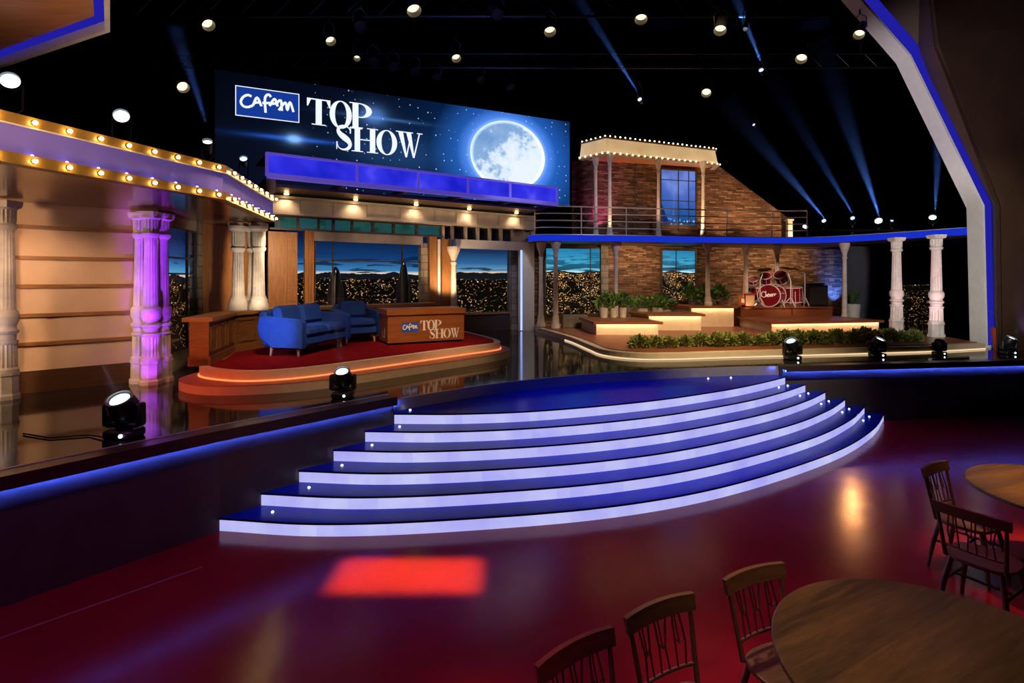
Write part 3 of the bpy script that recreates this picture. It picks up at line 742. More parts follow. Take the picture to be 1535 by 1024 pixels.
def letter(mb,ch,x0,x1,y0,y1,f,n0,n1):
    g=lambda x,y,n: f(x0+(x1-x0)*x,y0+(y1-y0)*y,n)
    R=lambda a,b,c,d: plate(mb,[(a,c),(b,c),(b,d),(a,d)],g,n0,n1)
    T=lambda *p: plate(mb,list(p),g,n0,n1)
    if ch=='T':
        R(.37,.63,.03,.97); R(0,1,.955,1); T((0,.70),(.05,.70),(.17,.955),(0,.955)); T((.95,.70),(1,.70),(1,.955),(.83,.955)); R(.20,.80,0,.035)
    elif ch=='O':
        ell_ring(mb,.5,.5,(.5,.52),(.26,.485),g,n0,n1)
    elif ch=='P':
        R(.10,.36,.03,.97); R(-.04,.52,0,.035); R(-.04,.42,.965,1)
        ell_ring(mb,.42,.72,(.55,.28),(.29,.245),g,n0,n1,-90,90,16); R(.36,.42,.965,1); R(.36,.42,.44,.475)
    elif ch=='H':
        R(.08,.30,.03,.97); R(.70,.92,.03,.97); R(.30,.70,.485,.525)
        for a,b in ((-.04,.42),(.58,1.04)): R(a,b,0,.035); R(a,b,.965,1)
    elif ch=='W':
        T((.06,1),(.36,0),(.42,0),(.26,1)); T((.37,0),(.42,0),(.58,.82),(.54,.82)); T((.38,1),(.66,0),(.72,0),(.58,1)); T((.67,0),(.72,0),(.95,1),(.90,1))
        for a,b in ((-.02,.34),(.32,.66),(.82,1.04)): R(a,b,.965,1)
    elif ch=='S':
        sp=smooth_line([(.84,.78),(.74,.92),(.52,.985),(.28,.92),(.20,.76),(.34,.61),(.54,.50),(.74,.38),(.82,.22),(.70,.07),(.46,.015),(.24,.08),(.13,.25)],5); m=len(sp)-1
        ws=[.035+.23*math.exp(-((i/m-.5)/.20)**2)+.05*math.exp(-((i/m-.27)/.1)**2)+.05*math.exp(-((i/m-.73)/.1)**2) for i in range(m+1)]
        ribbon(mb,sp,ws,g,n0,n1); T((.80,.70),(.87,.70),(.87,.99),(.83,.99)); T((.10,.01),(.14,.01),(.17,.32),(.10,.32))
CAF=[[(176,168),(150,158),(118,172),(102,205),(118,235),(150,243),(185,232)],[(186,232),(215,176),(246,238)],[(196,214),(240,208)],
     [(313,172),(300,156),(282,160),(270,190),(275,284)],[(252,214),(312,216)],[(303,236),(340,186),(362,240)],[(308,222),(356,218)],
     [(345,228),(384,196),(392,272)],[(370,268),(418,212),(432,268),(452,210),(478,282)]]
def cafam(mb,f,x0,x1,y0,y1,n0,n1,wd=.034):
    W=x1-x0;H=y1-y0
    for s in CAF:
        q=[((x-70)/445.0,1-(y-95-.135*(x-70))/200.0) for x,y in s]
        q=smooth_line(q,5)
        ribbon(mb,[(x0+p[0]*W,y0+p[1]*H) for p in q],wd*W,f,n0,n1)

# ================================================================ big screen
SA=Vector((-7.07,12.7,0)); sd=Vector((.901,.435,0)).normalized(); sn=Vector((sd.y,-sd.x,0)); SW=9.89
def scf(u,z,n): p=SA+sd*u+sn*n; return Vector((p.x,p.y,z))
g=G('big screen picture'); v=g.uv(); x,y,_=g.sep(v)
dx=g.math('DIVIDE',g.math('SUBTRACT',x,7.74),1.24); dy=g.math('DIVIDE',g.math('SUBTRACT',y,6.26),1.04)
dd=g.math('SQRT',g.math('ADD',g.math('MULTIPLY',dx,dx),g.math('MULTIPLY',dy,dy)))
basec=g.ramp(g.math('DIVIDE',x,SW),[(0,(.0025,.004,.010)),(.42,(.003,.007,.026)),(.62,(.004,.030,.12)),(.8,(.006,.06,.26)),(1,(.006,.045,.20))])
topf=g.ramp(g.math('DIVIDE',g.math('SUBTRACT',y,4.8),2.75),[(0,(1,1,1)),(.5,(.8,.8,.8)),(1,(.5,.5,.55))])
basec=g.mix(1.0,basec,topf,'MULTIPLY')
glow=g.ramp(g.math('DIVIDE',g.math('SUBTRACT',dd,1.0),1.0),[(0,(.24,.45,1.0)),(.10,(.075,.22,.72)),(.35,(.012,.075,.32)),(1,(0,0,0))])
basec=g.mix(1.0,basec,glow,'ADD')
vo=g.n('TexVoronoi',{'Vector':v,'Scale':4.2},voronoi_dimensions='2D'); rr=g.sep(vo.outputs['Color'])
star=g.math('MULTIPLY',g.math('LESS_THAN',vo.outputs['Distance'],g.math('MULTIPLY',rr[0],.085)),g.math('GREATER_THAN',rr[1],.25))
star=g.math('MULTIPLY',star,g.math('GREATER_THAN',x,2.2))
basec=g.mix(g.math('MULTIPLY',star,.75),basec,(.5,.68,1))
def flare(cx_,cy_,wx,wy,st,col):
    global basec
    a=g.math('DIVIDE',g.math('SUBTRACT',x,cx_),wx); b=g.math('DIVIDE',g.math('SUBTRACT',y,cy_),wy)
    r=g.math('ADD',g.math('MULTIPLY',a,a),g.math('MULTIPLY',b,b)); e=g.math('DIVIDE',st,g.math('ADD',1.0,g.math('MULTIPLY',r,r)))
    basec=g.mix(1.0,basec,g.mix(e,(0,0,0),col),'ADD')
flare(1.75,6.08,.85,.05,.55,(.03,.16,.9)); flare(1.75,6.08,.16,.10,.9,(.25,.5,1)); flare(3.72,6.93,.30,.22,.55,(.12,.3,.8)); flare(4.0,6.88,.9,.04,.3,(.1,.3,.8)); flare(4.3,6.0,1.1,.5,.16,(.05,.2,.6))
mn=g.noise(g.uv((1,1,1),(3.3,1.2,0)),1.05,5,.6,.35).outputs[0]; mf=g.noise(v,4.5,6,.65).outputs[0]
bias=g.math('MULTIPLY',g.math('SUBTRACT',dy,dx),.10)
mv=g.math('ADD',g.math('ADD',g.math('MULTIPLY',mn,.72),g.math('MULTIPLY',mf,.28)),bias)
moon=g.ramp(mv,[(.40,(.84,.92,1)),(.49,(.70,.84,1)),(.55,(.26,.44,.74)),(.70,(.16,.33,.64))])
rim=g.ramp(dd,[(.90,(0,0,0)),(.985,(.55,.6,.6))]); moon=g.mix(1.0,moon,rim,'ADD')
ms=g.math('LESS_THAN',dd,1.0)
colr=g.mix(ms,basec,moon); SCREEN=g.surf(g.n('Emission',{0:colr,1:1.0}))
ZB,ZT=4.86,7.54
screen=thing('video_screen','huge wide video screen with a full moon and white lettering','screen',tuple(scf(SW/2,ZB,0)))
mb=MB().quad(scf(0,ZB,0),scf(SW,ZB,0),scf(SW,ZT,0),scf(0,ZT,0),[(0,ZB),(SW,ZB),(SW,ZT),(0,ZT)]); mb.build('display',SCREEN,screen,world=True)
mb=MB().hexa([scf(-.03,ZB-.03,-.22),scf(-.03,ZB-.03,-.005),scf(SW+.03,ZB-.03,-.005),scf(SW+.03,ZB-.03,-.22),scf(-.03,ZT+.03,-.22),scf(-.03,ZT+.03,-.005),scf(SW+.03,ZT+.03,-.005),scf(SW+.03,ZT+.03,-.22)])
mb.build('casing',M['black'],screen,world=True)
mb=MB(); plate(mb,[(.45,6.52),(1.85,6.52),(1.85,7.21),(.45,7.21)],scf,.003,.008); mb.build('logo_panel',M['logoblue'],screen,world=True)
mb=MB()
for a in ((.43,.45,6.5,7.23),(1.85,1.87,6.5,7.23),(.43,1.87,6.50,6.52),(.43,1.87,7.21,7.23)): plate(mb,[(a[0],a[2]),(a[1],a[2]),(a[1],a[3]),(a[0],a[3])],scf,.003,.009)
mb.build('logo_border',M['letter'],screen,world=True)
mb=MB(); cafam(mb,scf,.45,1.85,6.52,7.21,.009,.014,.040); mb.build('logo_script',M['letter'],screen,world=True)
mb=MB()
for ch,a,b,z0,z1 in (('T',2.05,2.62,6.50,7.17),('O',2.60,3.16,6.49,7.19),('P',3.12,3.70,6.52,7.21),('S',2.72,3.20,5.93,6.57),('H',3.18,3.82,5.92,6.57),('O',3.80,4.36,5.92,6.57),('W',4.34,5.04,5.90,6.60)): letter(mb,ch,a,b,z0,z1,scf,.006,.012)
mb.build('lettering',M['letter'],screen,world=True)

# ================================================================ sofa, armchair, desk
def frame_rot(x,z0,z1): pass
def seat_unit(name,label,loc,rz,W,D,H,n_cush,arm_th=.14,armh=.62,legh=.15):
    """local: faces -Y (front), width along X"""
    t=thing(name,label,'sofa' if W>1.1 else 'armchair',loc,rz); fb=M['sofa']
    x0,x1=-W/2,W/2
    m=MB().rbox(x0+arm_th*.8,x1-arm_th*.8,-D/2+.03,D/2-.10,legh+.02,legh+.17,.03); m.build('base',fb,t,True)
    cw=(W-2*arm_th)/n_cush
    for k in range(n_cush):
        a=x0+arm_th+cw*k
        MB().rbox(a+.004,a+cw-.004,-D/2-.01,D/2-.22,legh+.17,legh+.33,.05).build('seat_cushion',fb,t,True)
        R=Matrix.Translation((a+cw/2,D/2-.24,legh+.33))@Matrix.Rotation(-.20,4,'X')
        MB().rbox(-cw/2+.006,cw/2-.006,-.09,.09,-.02,H-legh-.31,.06,R).build('back_cushion',fb,t,True)
    R=Matrix.Translation((0,D/2-.09,legh))@Matrix.Rotation(-.14,4,'X')
    MB().rbox(x0+.05,x1-.05,-.07,.07,.0,H-legh-.05,.045,R).build('back_shell',fb,t,True)
    for s in (-1,1):             # arm: side panel, higher at the back, undercut at the rear bottom
        xa=s*(W/2-arm_th); xb=s*W/2; ya,yb=-D/2+.0,D/2-.02
        pr=[(ya+.02,legh-.01),(D*.18,legh-.01),(yb,legh+.16),(yb+.04,armh*.72+legh*.3),(yb,armh+.03),(yb-.1,armh+.04),(ya+.05,armh-.01),(ya,armh-.06),(ya,legh+.03)]
        vs=[(xa+s*.03,p[0],p[1]) for p in pr]+[(xb,p[0],p[1]) for p in pr]; k=len(pr)
        ctr=[(sum(p[0] for p in pr)/k,sum(p[1] for p in pr)/k)]
        inn=[(c[0]+(ctr[0][0]-c[0])*.10,c[1]+(ctr[0][1]-c[1])*.08) for c in pr]
        vs+=[(xb+s*.03,p[0],p[1]) for p in inn]
        fs=[tuple(range(k)) if s<0 else tuple(range(k-1,-1,-1)), tuple(range(3*k-1,2*k-1,-1)) if s<0 else tuple(range(2*k,3*k))]
        for i in range(k):
            j=(i+1)%k
            for o in (0,k):
                q=(o+i,o+k+i,o+k+j,o+j); fs.append(q if s<0 else q[::-1])
        MB().add(vs,fs).build('armrest',fb,t,True)
    for sx in (-1,1):
        for sy in (-1,1):
            x=sx*(W/2-.14); y=sy*(D/2-.16)
            MB().tube([(x+sx*.02,y+sy*.02,0),(x,y,legh+.03)],[.020,.034],10).build('leg',M['sofaleg'],t,True)
    return t
ang=math.atan2(-.98,.20)     # width axis direction
# sofa faces the desk (+X): local -Y -> world (+.98,-.2)
seat_unit('sofa','blue two seat fabric sofa with pale tapered legs on the red carpet',(-3.60,9.42,CPT),math.radians(78),1.56,.80,.80,2)
seat_unit('armchair','blue armchair tucked between the sofa and the wooden desk',(-3.17,10.86,CPT),math.radians(36),.82,.78,.80,1)
dk=thing('desk','host desk of reddish wood with blue logo and white lettering on its front','desk',(-1.72,10.95,CPT))
DA=Vector((-2.37,10.18,0)); dd_=Vector((1.385,.70,0)).normalized(); dn=Vector((dd_.y,-dd_.x,0)); DL=1.56
def dkf(u,z,n): p=DA+dd_*u+dn*n; return Vector((p.x,p.y,z))
def dbox(mb,u0,u1,n0,n1,z0,z1): return mb.hexa([dkf(u0,z0,n1),dkf(u1,z0,n1),dkf(u1,z0,n0),dkf(u0,z0,n0),dkf(u0,z1,n1),dkf(u1,z1,n1),dkf(u1,z1,n0),dkf(u0,z1,n0)])
mb=MB(); dbox(mb,0.0,DL,-.72,0,CPT+.04,CPT+.575); mb.build('body',M['desk'],dk,world=True)
mb=MB(); dbox(mb,-.03,DL+.03,-.78,.035,CPT+.575,CPT+.68); mb.build('desktop',M['desk'],dk,world=True)
mb=MB(); dbox(mb,.03,DL-.03,-.69,-.03,CPT,CPT+.04); mb.build('plinth',M['black'],dk,world=True)
mb=MB(); plate(mb,[(.27,CPT+.235),(.60,CPT+.235),(.60,CPT+.425),(.27,CPT+.425)],dkf,.001,.006); mb.build('logo_panel',M['logopaint'],dk,world=True)
mb=MB(); cafam(mb,dkf,.27,.60,CPT+.235,CPT+.425,.006,.010,.055); mb.build('logo_script',M['letterpaint'],dk,world=True)
mb=MB()
for ch,a,b,z0,z1 in (('T',.64,.79,.26,.45),('O',.785,.935,.255,.455),('P',.925,1.08,.26,.455),('S',.82,.95,.09,.275),('H',.945,1.12,.09,.275),('O',1.115,1.27,.09,.275),('W',1.265,1.45,.085,.28)): letter(mb,ch,a,b,CPT+z0,CPT+z1,dkf,.001,.009)
mb.build('lettering',M['letterpaint'],dk,world=True)
def dks(u,z,n): return dkf(-n,z,-u)
mb=MB(); 
for q in ((.24,.26,.14,.30),(.40,.42,.14,.24),(.24,.42,.12,.14)): plate(mb,[(q[0],CPT+q[2]),(q[1],CPT+q[2]),(q[1],CPT+q[3]),(q[0],CPT+q[3])],lambda u,z,n: dkf(-n,z,-.80+(.8-u) if False else -u),.0,.006)
mb.build('side_handle',M['white'],dk,world=True)

# ================================================================ brick house
H0=(2.2,16.3); hd=Vector((.9645,.264,0)); hn=Vector((.264,-.9645,0))
def hp(u,n,z): return Vector((H0[0]+hd.x*u+hn.x*n,H0[1]+hd.y*u+hn.y*n,z))
def hu(px,n=0.0):
    k=(px-CX)/F; X0=H0[0]+hn.x*n; Y0=H0[1]+hn.y*n; return (k*Y0-X0)/(hd.x-k*hd.y)
def hbox(mb,u0,u1,n0,n1,z0,z1):
    P=lambda u,n:(hp(u,n,0).x,hp(u,n,0).y)
    return mb.prism([P(u0,n1),P(u1,n1),P(u1,n0),P(u0,n0)],z0,z1)
def hx(mb,pa,pb,n0,n1,z0,z1): return hbox(mb,hu(pa,n1),hu(pb,n1),n0,n1,z0,z1)
def hz(py,px,n): 
    p=hp(hu(px,n),n,0); return CZ-(py-HY)*p.y/F
NW=-.45; DZ=3.62; DT=3.79; TZ=1.15
mb=MB(); hbox(mb,hu(796,NW),hu(1292,NW),NW-.25,NW,SF,DZ); struct('wall_house',mb,M['stone'])
u0,u1,u2=hu(892,NW),hu(1072,NW),hu(1186,NW)
prof=[(u0,DT),(u2,DT),(u2,4.62),(u1,6.45),(u0,6.45)]
mb=MB(); k=len(prof); mb.add([hp(u,NW,z) for u,z in prof]+[hp(u,NW-.25,z) for u,z in prof],[tuple(range(k)),tuple(range(2*k-1,k-1,-1))]+[(i,k+i,k+(i+1)%k,(i+1)%k) for i in range(k)])
struct('wall_house_upper',mb,M['stone'])
# small stone return at the left of the upper storey
mb=MB(); p=hp(u0,NW,0); q=hp(u0-.35,NW-.9,0); band(mb,[q,p],-.1,.0,DT,6.4); struct('wall_house_return',mb,M['stone'])
mb=MB(); hx(mb,952,953.2,NW,NW+.02,DT,6.3); struct('trim_27',mb,M['frame'])
# windows of the house
CITY_H=city_mat('city by night, house windows',2.78,1.15,(.02,.22,.42),(.05,.36,.58),(.12,.48,.66),(.5,.75,.8),4.0,1.6,1.0,.05,.8,.465,1.0,.05)
def hwin(no,pa,pb,ya,yb,m,bars_v,bars_h,fr=.04):
    n=NW+.02; za=hz(ya,(pa+pb)/2,n); zb=hz(yb,(pa+pb)/2,n); ua,ub=hu(pa,n),hu(pb,n)
    mb=MB(); mb.quad(hp(ua,n,zb),hp(ub,n,zb),hp(ub,n,za),hp(ua,n,za),[(0,zb),(ub-ua,zb),(ub-ua,za),(0,za)])
    for A,B in (((ua,zb),(ub,zb)),((ub,zb),(ub,za)),((ub,za),(ua,za)),((ua,za),(ua,zb))):
        mb.quad(hp(A[0],NW,A[1]),hp(B[0],NW,B[1]),hp(B[0],n,B[1]),hp(A[0],n,A[1]))
    return mb,ua,ub,za,zb,n
def hwindow(no,pa,pb,ya,yb,m,bars_v,bars_h,label):
    mb,ua,ub,za,zb,n=hwin(no,pa,pb,ya,yb,m,bars_v,bars_h)
    tag(mb.build('window_picture',m),label,'backdrop')
    f=MB()
    for x in bars_v: u=ua+(ub-ua)*x; hbox(f,u-.012,u+.012,n+.005,n+.03,zb,za)
    for y in bars_h: z=za+(zb-za)*y; hbox(f,ua,ub,n+.005,n+.03,z-.012,z+.012)
    for a,b,c,d in ((ua-.05,ua,zb-.05,za+.05),(ub,ub+.05,zb-.05,za+.05),(ua,ub,za,za+.05),(ua,ub,zb-.05,zb)): hbox(f,a,b,NW,n+.05,c,d)
    struct('window_%d'%no,f,M['frame'])
    struct('window_%d_pane'%no,hbox(MB(),ua,ub,n+.034,n+.038,zb,za),M['glass'])
hwindow(5,818,899,373,470,CITY_H,(.82,),(.48,),'lit city panorama in the wide ground floor window of the stone house')
hwindow(6,992,1041.5,376,450,CITY_H,(.42,),(.36,),'lit city panorama in the narrow ground floor window of the stone house')
g=G('blue upper room picture'); v=g.uv(); x,y,_=g.sep(v); nz=g.noise(g.uv((1,.8,1)),1.3,3,.5,.5).outputs[0]
c=g.ramp(g.math('ADD',g.math('MULTIPLY',g.math('DIVIDE',g.math('SUBTRACT',y,4.2),1.9),.6),g.math('MULTIPLY',nz,.5)),[(.15,(.01,.07,.30)),(.4,(.02,.14,.50)),(.6,(.10,.20,.75)),(.75,(.22,.34,.95)),(.95,(.05,.08,.42))])
vo=g.n('TexVoronoi',{'Vector':v,'Scale':9},voronoi_dimensions='2D'); lt=g.math('MULTIPLY',g.math('LESS_THAN',vo.outputs['Distance'],.2),g.math('LESS_THAN',y,4.55))
c=g.mix(lt,c,(.5,.75,1)); c=g.mix(g.math('LESS_THAN',g.math('ADD',g.math('MULTIPLY',x,1.4),g.math('MULTIPLY',y,.6)),3.05),c,(.012,.03,.16))
UPW=g.surf(g.n('Emission',{0:c,1:.8}))
hwindow(7,990.5,1042,256,337,UPW,(.5,.8),(.18,.56),'blue lit window picture on the upper storey under the bulb cornice')
# stone piers beside left window, ledges
mb=MB(); hx(mb,901,912,NW,NW+.12,SF,DZ); struct('trim_28',mb,M['jamb'])
# deck
deck_front=smooth_line([(.50,15.45),(.62,15.14),(1.0,15.0),(2.0,15.12),(5.6,15.8),(7.4,16.05),(8.5,16.08),(9.4,15.75),(10.15,14.75),(10.75,13.6),(11.15,12.75)],5)
dkp=[(p.x,p.y) for p in deck_front]+[(12.0,13.1),(11.2,16.0),(10.6,19.0)]+[(hp(hu(1290,NW),NW-.2,0).x,hp(hu(1290,NW),NW-.2,0).y),(hp(-1.6,NW-.2,0).x,hp(-1.6,NW-.2,0).y)]
bal=thing('balcony_deck','long curved balcony deck with a glowing blue edge along the stone house','balcony',(5,16,DZ))
MB().prism(dkp,DZ,DT-.02).build('slab',plain('dark balcony slab',(.075,.045,.03),.5),bal,world=True)
mb=MB(); band(mb,deck_front,-.03,.0,DZ,DT); mb.build('light_band',M['deckblue'],bal,world=True)
mb=MB(); band(mb,deck_front,-.045,.0,DT,DT+.02); mb.build('edge_lip',M['steel'],bal,world=True)
# railing
rl_=[p for p in offset_line(deck_front,.12)]
rl=[Vector((p.x,p.y,0)) for p in rl_[2:33]]
ra=thing('railing','thin four bar steel railing along the balcony of the stone house','railing',(4,15.5,DT))
for i,z in enumerate((.22,.42,.62,.82)):
    MB().tube([p+Vector((0,0,DT+z)) for p in rl],.017 if z<.8 else .022,6).build('rail',M['rail'],ra,True,True)
acc=0;last=None
for i,p in enumerate(rl):
    if last is None or (p-last).length>1.25 or i==len(rl)-1:
        MB().tube([p+Vector((0,0,DT)),p+Vector((0,0,DT+.82))],.016,6).build('baluster',M['rail'],ra,True,True); last=p
# posts of upper storey and cornice
for px,lab,nn in ((893,'pale upper balcony post furthest left under the bulb cornice',.15),(914,'pale upper balcony post below the front corner of the bulb cornice',.62),(987,'pale upper balcony post beside the blue lit window',.40),(1054,'pale upper balcony post between the blue window and the gable',.42)):
    p=hp(hu(px,nn),nn,DT); t=thing('balcony_post',lab,'post',p); col_parts(t,6.27-DT,.055,'plain')
p=hp(hu(1183,NW+.13),NW+.13,DT); t=thing('end_pier','short lit white pier where the gable slope meets the balcony','pier',p)
MB().prism([(-.08,-.08),(.08,-.08),(.08,.08),(-.08,.08)],0,.78).build('shaft',M['white'],t); MB().prism([(-.11,-.11),(.11,-.11),(.11,.11),(-.11,.11)],.78,.84).build('cap',M['white'],t)
g=G('cream cornice with added glow'); nn=g.noise(g.uv(),2,2).outputs[0]; cc=g.ramp(nn,[(.3,(.62,.38,.16)),(.7,(.80,.54,.27))]); CORNICE=g.surf(g.n('AddShader',{0:g.pbsdf((.5,.42,.32),.5),1:g.n('Emission',{0:cc,1:.75})}))  # bulb light on the cornice put in as an even glow
CF=[Vector((2.15,16.55,0)),Vector((2.79,15.85,0)),Vector((6.62,17.40,0)),Vector((6.70,18.0,0))]
cor=thing('bulb_cornice','flared cream cornice outlined with small warm bulbs above the stone house','cornice',(4.7,16.6,6.27))
def loft(line,o0,z0,o1,z1,th=.05):
    a=offset_line(line,o0); b=offset_line(line,o1); m=MB(); n=len(a); vs=[];fs=[]
    for i in range(n): vs+=[(a[i].x,a[i].y,z0),(b[i].x,b[i].y,z1)]
    a2=offset_line(line,o0+th); b2=offset_line(line,o1+th)
    for i in range(n): vs+=[(a2[i].x,a2[i].y,z0),(b2[i].x,b2[i].y,z1)]
    o=2*n
    for i in range(n-1):
        fs+=[(2*i,2*i+2,2*i+3,2*i+1),(o+2*i,o+2*i+1,o+2*i+3,o+2*i+2),(2*i,o+2*i,o+2*i+2,2*i+2),(2*i+1,2*i+3,o+2*i+3,o+2*i+1)]
    fs+=[(0,1,o+1,o),(2*n-2,o+2*n-2,o+2*n-1,2*n-1)]
    return m.add(vs,fs)
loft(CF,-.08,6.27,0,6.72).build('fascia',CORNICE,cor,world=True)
mb=MB(); band(mb,CF,-.13,.05,6.22,6.28); mb.build('lower_lip',M['greystone'],cor,world=True)
mb=MB(); band(mb,CF,-.05,.05,6.72,6.77); mb.build('upper_lip',M['greystone'],cor,world=True)
MB().prism([(p.x,p.y) for p in CF]+[(hp(hu(892,NW),NW-.2,0).x,17.0)],6.28,6.34).build('soffit',plain('orange brown cornice soffit',(.42,.17,.07),.6),cor,world=True)
MB().prism([(p.x,p.y) for p in CF]+[(2.3,17.2)],6.68,6.72).build('roof',M['black'],cor,world=True)
def along(line,n,t0=0,t1=1):
    L=[0]
    for a,b in zip(line,line[1:]): L.append(L[-1]+(b-a).length)
    out=[]
    for i in range(n):
        t=L[-1]*(t0+(t1-t0)*i/(n-1)); j=0
        while j<len(L)-2 and L[j+1]<t: j+=1
        out.append(line[j].lerp(line[j+1],(t-L[j])/(L[j+1]-L[j])))
    return out
for off,z,n in ((-.035,6.79,30),(-.155,6.27,26)):
    for p in along([Vector((q.x,q.y,0)) for q in offset_line(CF,off)],n,.01,.90):
        MB().ball((p.x,p.y,z),.021,8,5).build('bulb',M['bulbglass'],cor,True,True)

# ground floor columns of the balcony
for px,Y,lab in ((811,15.66,'slim balcony column at the left corner against the black portal side'),(833,15.2,'slim front balcony column before the wide city window'),
        (923,15.75,'slim balcony column right of the wide city window'),(1061,16.2,'slim balcony column behind the plants right of the narrow window'),
        (1118,16.55,'brightly lit balcony column beside the guitar and drums'),(1165,17.1,'dim balcony column behind the drum kit'),(1266,15.95,'balcony column by the blue lit stone right of the drums')):
    p=at(px,0,Y); zb={1061:1.752,1118:1.692,1165:1.692}.get(px,TZ); t=thing('balcony_column',lab,'column',(p.x,p.y,zb)); col_parts(t,DZ-zb,.068,'plain',mat=M['plaster'])
for px,Y,lab in ((1344,13.85,'pink lit turned balcony column, left one of the right hand pair'),(1403.5,12.95,'pink lit turned balcony column nearest the white arch')):
    p=at(px,0,Y); t=thing('turned_column',lab,'column',(p.x,p.y,TZ)); col_parts(t,DZ-TZ,.115,'full')

# ================================================================ terrace with steps, hedge and planters
ter=thing('terrace','cream edged garden terrace with red brown decking before the stone house','terrace',(5,13,SF))
tf=smooth_line([(.75,15.5),(1.12,14.2),(1.45,12.9),(1.66,11.6),(1.85,10.7),(2.4,10.22),(3.2,10.22),(4.2,10.42),(7.3,10.98),(9.0,11.32),(10.42,11.75)],5)
tp=[(p.x,p.y) for p in tf]+[(10.55,12.6),(10.9,14.5),(10.4,18.3),(hp(hu(1290,NW-.1),NW-.02,0).x,hp(hu(1290,NW),NW+.02,0).y),(hp(hu(800,NW),NW+.02,0).x,hp(hu(800,NW),NW+.02,0).y)]
MB().prism(tp,SF,SF+.13).build('kerb',M['kerb'],ter,world=True)
ti=offset_line(tf,.16)
MB().prism([(p.x,p.y) for p in ti]+[(10.4,12.6),(10.75,14.5),(10.2,18.2),(hp(hu(1285,NW),NW+.03,0).x,hp(hu(1285,NW),NW+.03,0).y),(1.0,15.92)],SF+.13,TZ).build('decking',M['deck'],ter,world=True)
mb=MB(); band(mb,tf[8:],-.012,-.002,SF+.004,SF+.030); mb.build('led_strip',emit('soft kerb led',(1,.72,.42),1.0),ter,world=True)
def podium(name,label,poly,z0,z1,lit_edges,over=.085):
    t=thing(name,label,'platform',(poly[0][0],poly[0][1],z0))
    MB().prism(poly,z0,z1-.028).build('body',M['kerb'],t,world=True)
    P=[Vector(p) for p in poly]
    ar=sum(P[i].x*P[(i+1)%len(P)].y-P[(i+1)%len(P)].x*P[i].y for i in range(len(P)))
    if ar<0: P.reverse()
    cl=offset_line(P+[P[0]],-over)[:-1]
    m=MB().prism([(p.x,p.y) for p in cl],z1-.028,z1); ring=cl+[cl[0]]; band(m,ring,0,.014,z1-.062,z1-.028); m.build('wood_top',M['deck'],t,world=True)
    for a,b in lit_edges:
        m=MB(); band(m,[Vector((*a,0)),Vector((*b,0))],-.066,-.052,z1-.048,z1-.032); m.build('led_strip',M['strip_warm'],t,world=True)
    return t
podium('terrace_platform','lowest wood topped cream platform at the left of the terrace',[(1.95,14.95),(2.11,13.36),(3.66,13.36),(3.52,14.35),(3.34,14.95)],TZ,1.48,[((2.11,13.36),(3.66,13.36))])
podium('terrace_platform','middle wood topped cream platform behind the lowest one',[(3.42,15.38),(3.72,14.5),(5.14,14.5),(5.10,15.38)],TZ,1.60,[((3.72,14.5),(5.14,14.5))])
podium('terrace_platform','highest wood topped cream platform beside the drum riser',[(4.9,16.7),(5.25,15.62),(6.50,15.64),(6.55,16.7)],TZ,1.75,[((5.25,15.62),(6.50,15.64))])
podium('drum_riser','wide cream platform with lit edge carrying the drum riser',[(6.72,15.5),(6.79,13.95),(10.0,14.55),(9.72,15.9),(6.75,15.86)],TZ,1.43,[((6.79,13.95),(10.0,14.55))])
t=thing('drum_plinth','low wooden plinth under the red drum kit','platform',(8,16.8,TZ))
DP=[(6.86,16.0),(9.72,16.2),(9.8,18.05),(6.75,17.2)]
MB().prism(DP,TZ+.002,1.66).build('body',M['deck'],t,world=True); MB().prism(offset_line([Vector(p) for p in DP]+[Vector(DP[0])],-.03)[:-1] and [(p.x,p.y) for p in offset_line([Vector(p) for p in DP]+[Vector(DP[0])],-.03)[:-1]],1.66,1.69).build('top_boards',M['deck'],t,world=True)
DR=1.69
# foliage
def foliage(n,rx,rz,leaf,seed,up=.3,z0=0.0):
    r=random.Random(seed); mb=MB()
    for i in range(n):
        a=r.uniform(0,2*PI); e=r.uniform(-.75,1)*PI/2; rad=r.uniform(.35,1)
        p=Vector((math.cos(a)*math.cos(e)*rx*rad,math.sin(a)*math.cos(e)*rx*rad,z0+rz*.5+math.sin(e)*rz*.5*rad))
        d=Vector((p.x,p.y,(p.z-z0)*up+r.uniform(-.3,.6)*rx)).normalized()
        s=d.cross(Vector((r.uniform(-1,1),r.uniform(-1,1),r.uniform(.2,1)))).normalized()
        L=leaf*r.uniform(.6,1.3); W=L*.32; nrm=s.cross(d)
        a0=p; t1=p+d*L; m=p+d*L*.5
        mb.add([a0,m+s*W-nrm*L*.08,t1,m-s*W-nrm*L*.08,m],[(0,1,4),(1,2,4),(2,3,4),(3,0,4)])
    return mb
def blades(n,h,spread,seed,wd=.02):
    r=random.Random(seed); mb=MB()
    for i in range(n):
        a=r.uniform(0,2*PI); L=h*r.uniform(.6,1.1); s=spread*r.uniform(.3,1); side=Vector((-math.sin(a),math.cos(a),0)); prev=None
        for k in range(6):
            t=k/5; p=Vector((math.cos(a)*s*t**1.5,math.sin(a)*s*t**1.5,L*(t-.35*t*t*t*r.uniform(.6,1.2)))); w_=wd*(1-t)*(.4+1.6*min(t*3,1)) +.001
            q=(p+side*w_,p-side*w_)
            if prev: mb.quad(prev[0],q[0],q[1],prev[1])
            prev=q
    return mb
hed=thing('hedge_plant','low leafy green plant in the front bed of the terrace','plant',(0,0,0),0,'bedding plants along the terrace kerb')
foliage(430,.21,.27,.075,3,.3,-.03).build('foliage',M['leaf_olive'],hed)
MB().tube([(0,0,0),(0.01,0,.12)],.012,6).build('stem',M['deck'],hed)
hl=[Vector(p) for p in offset_line(tf,.72)][24:47]
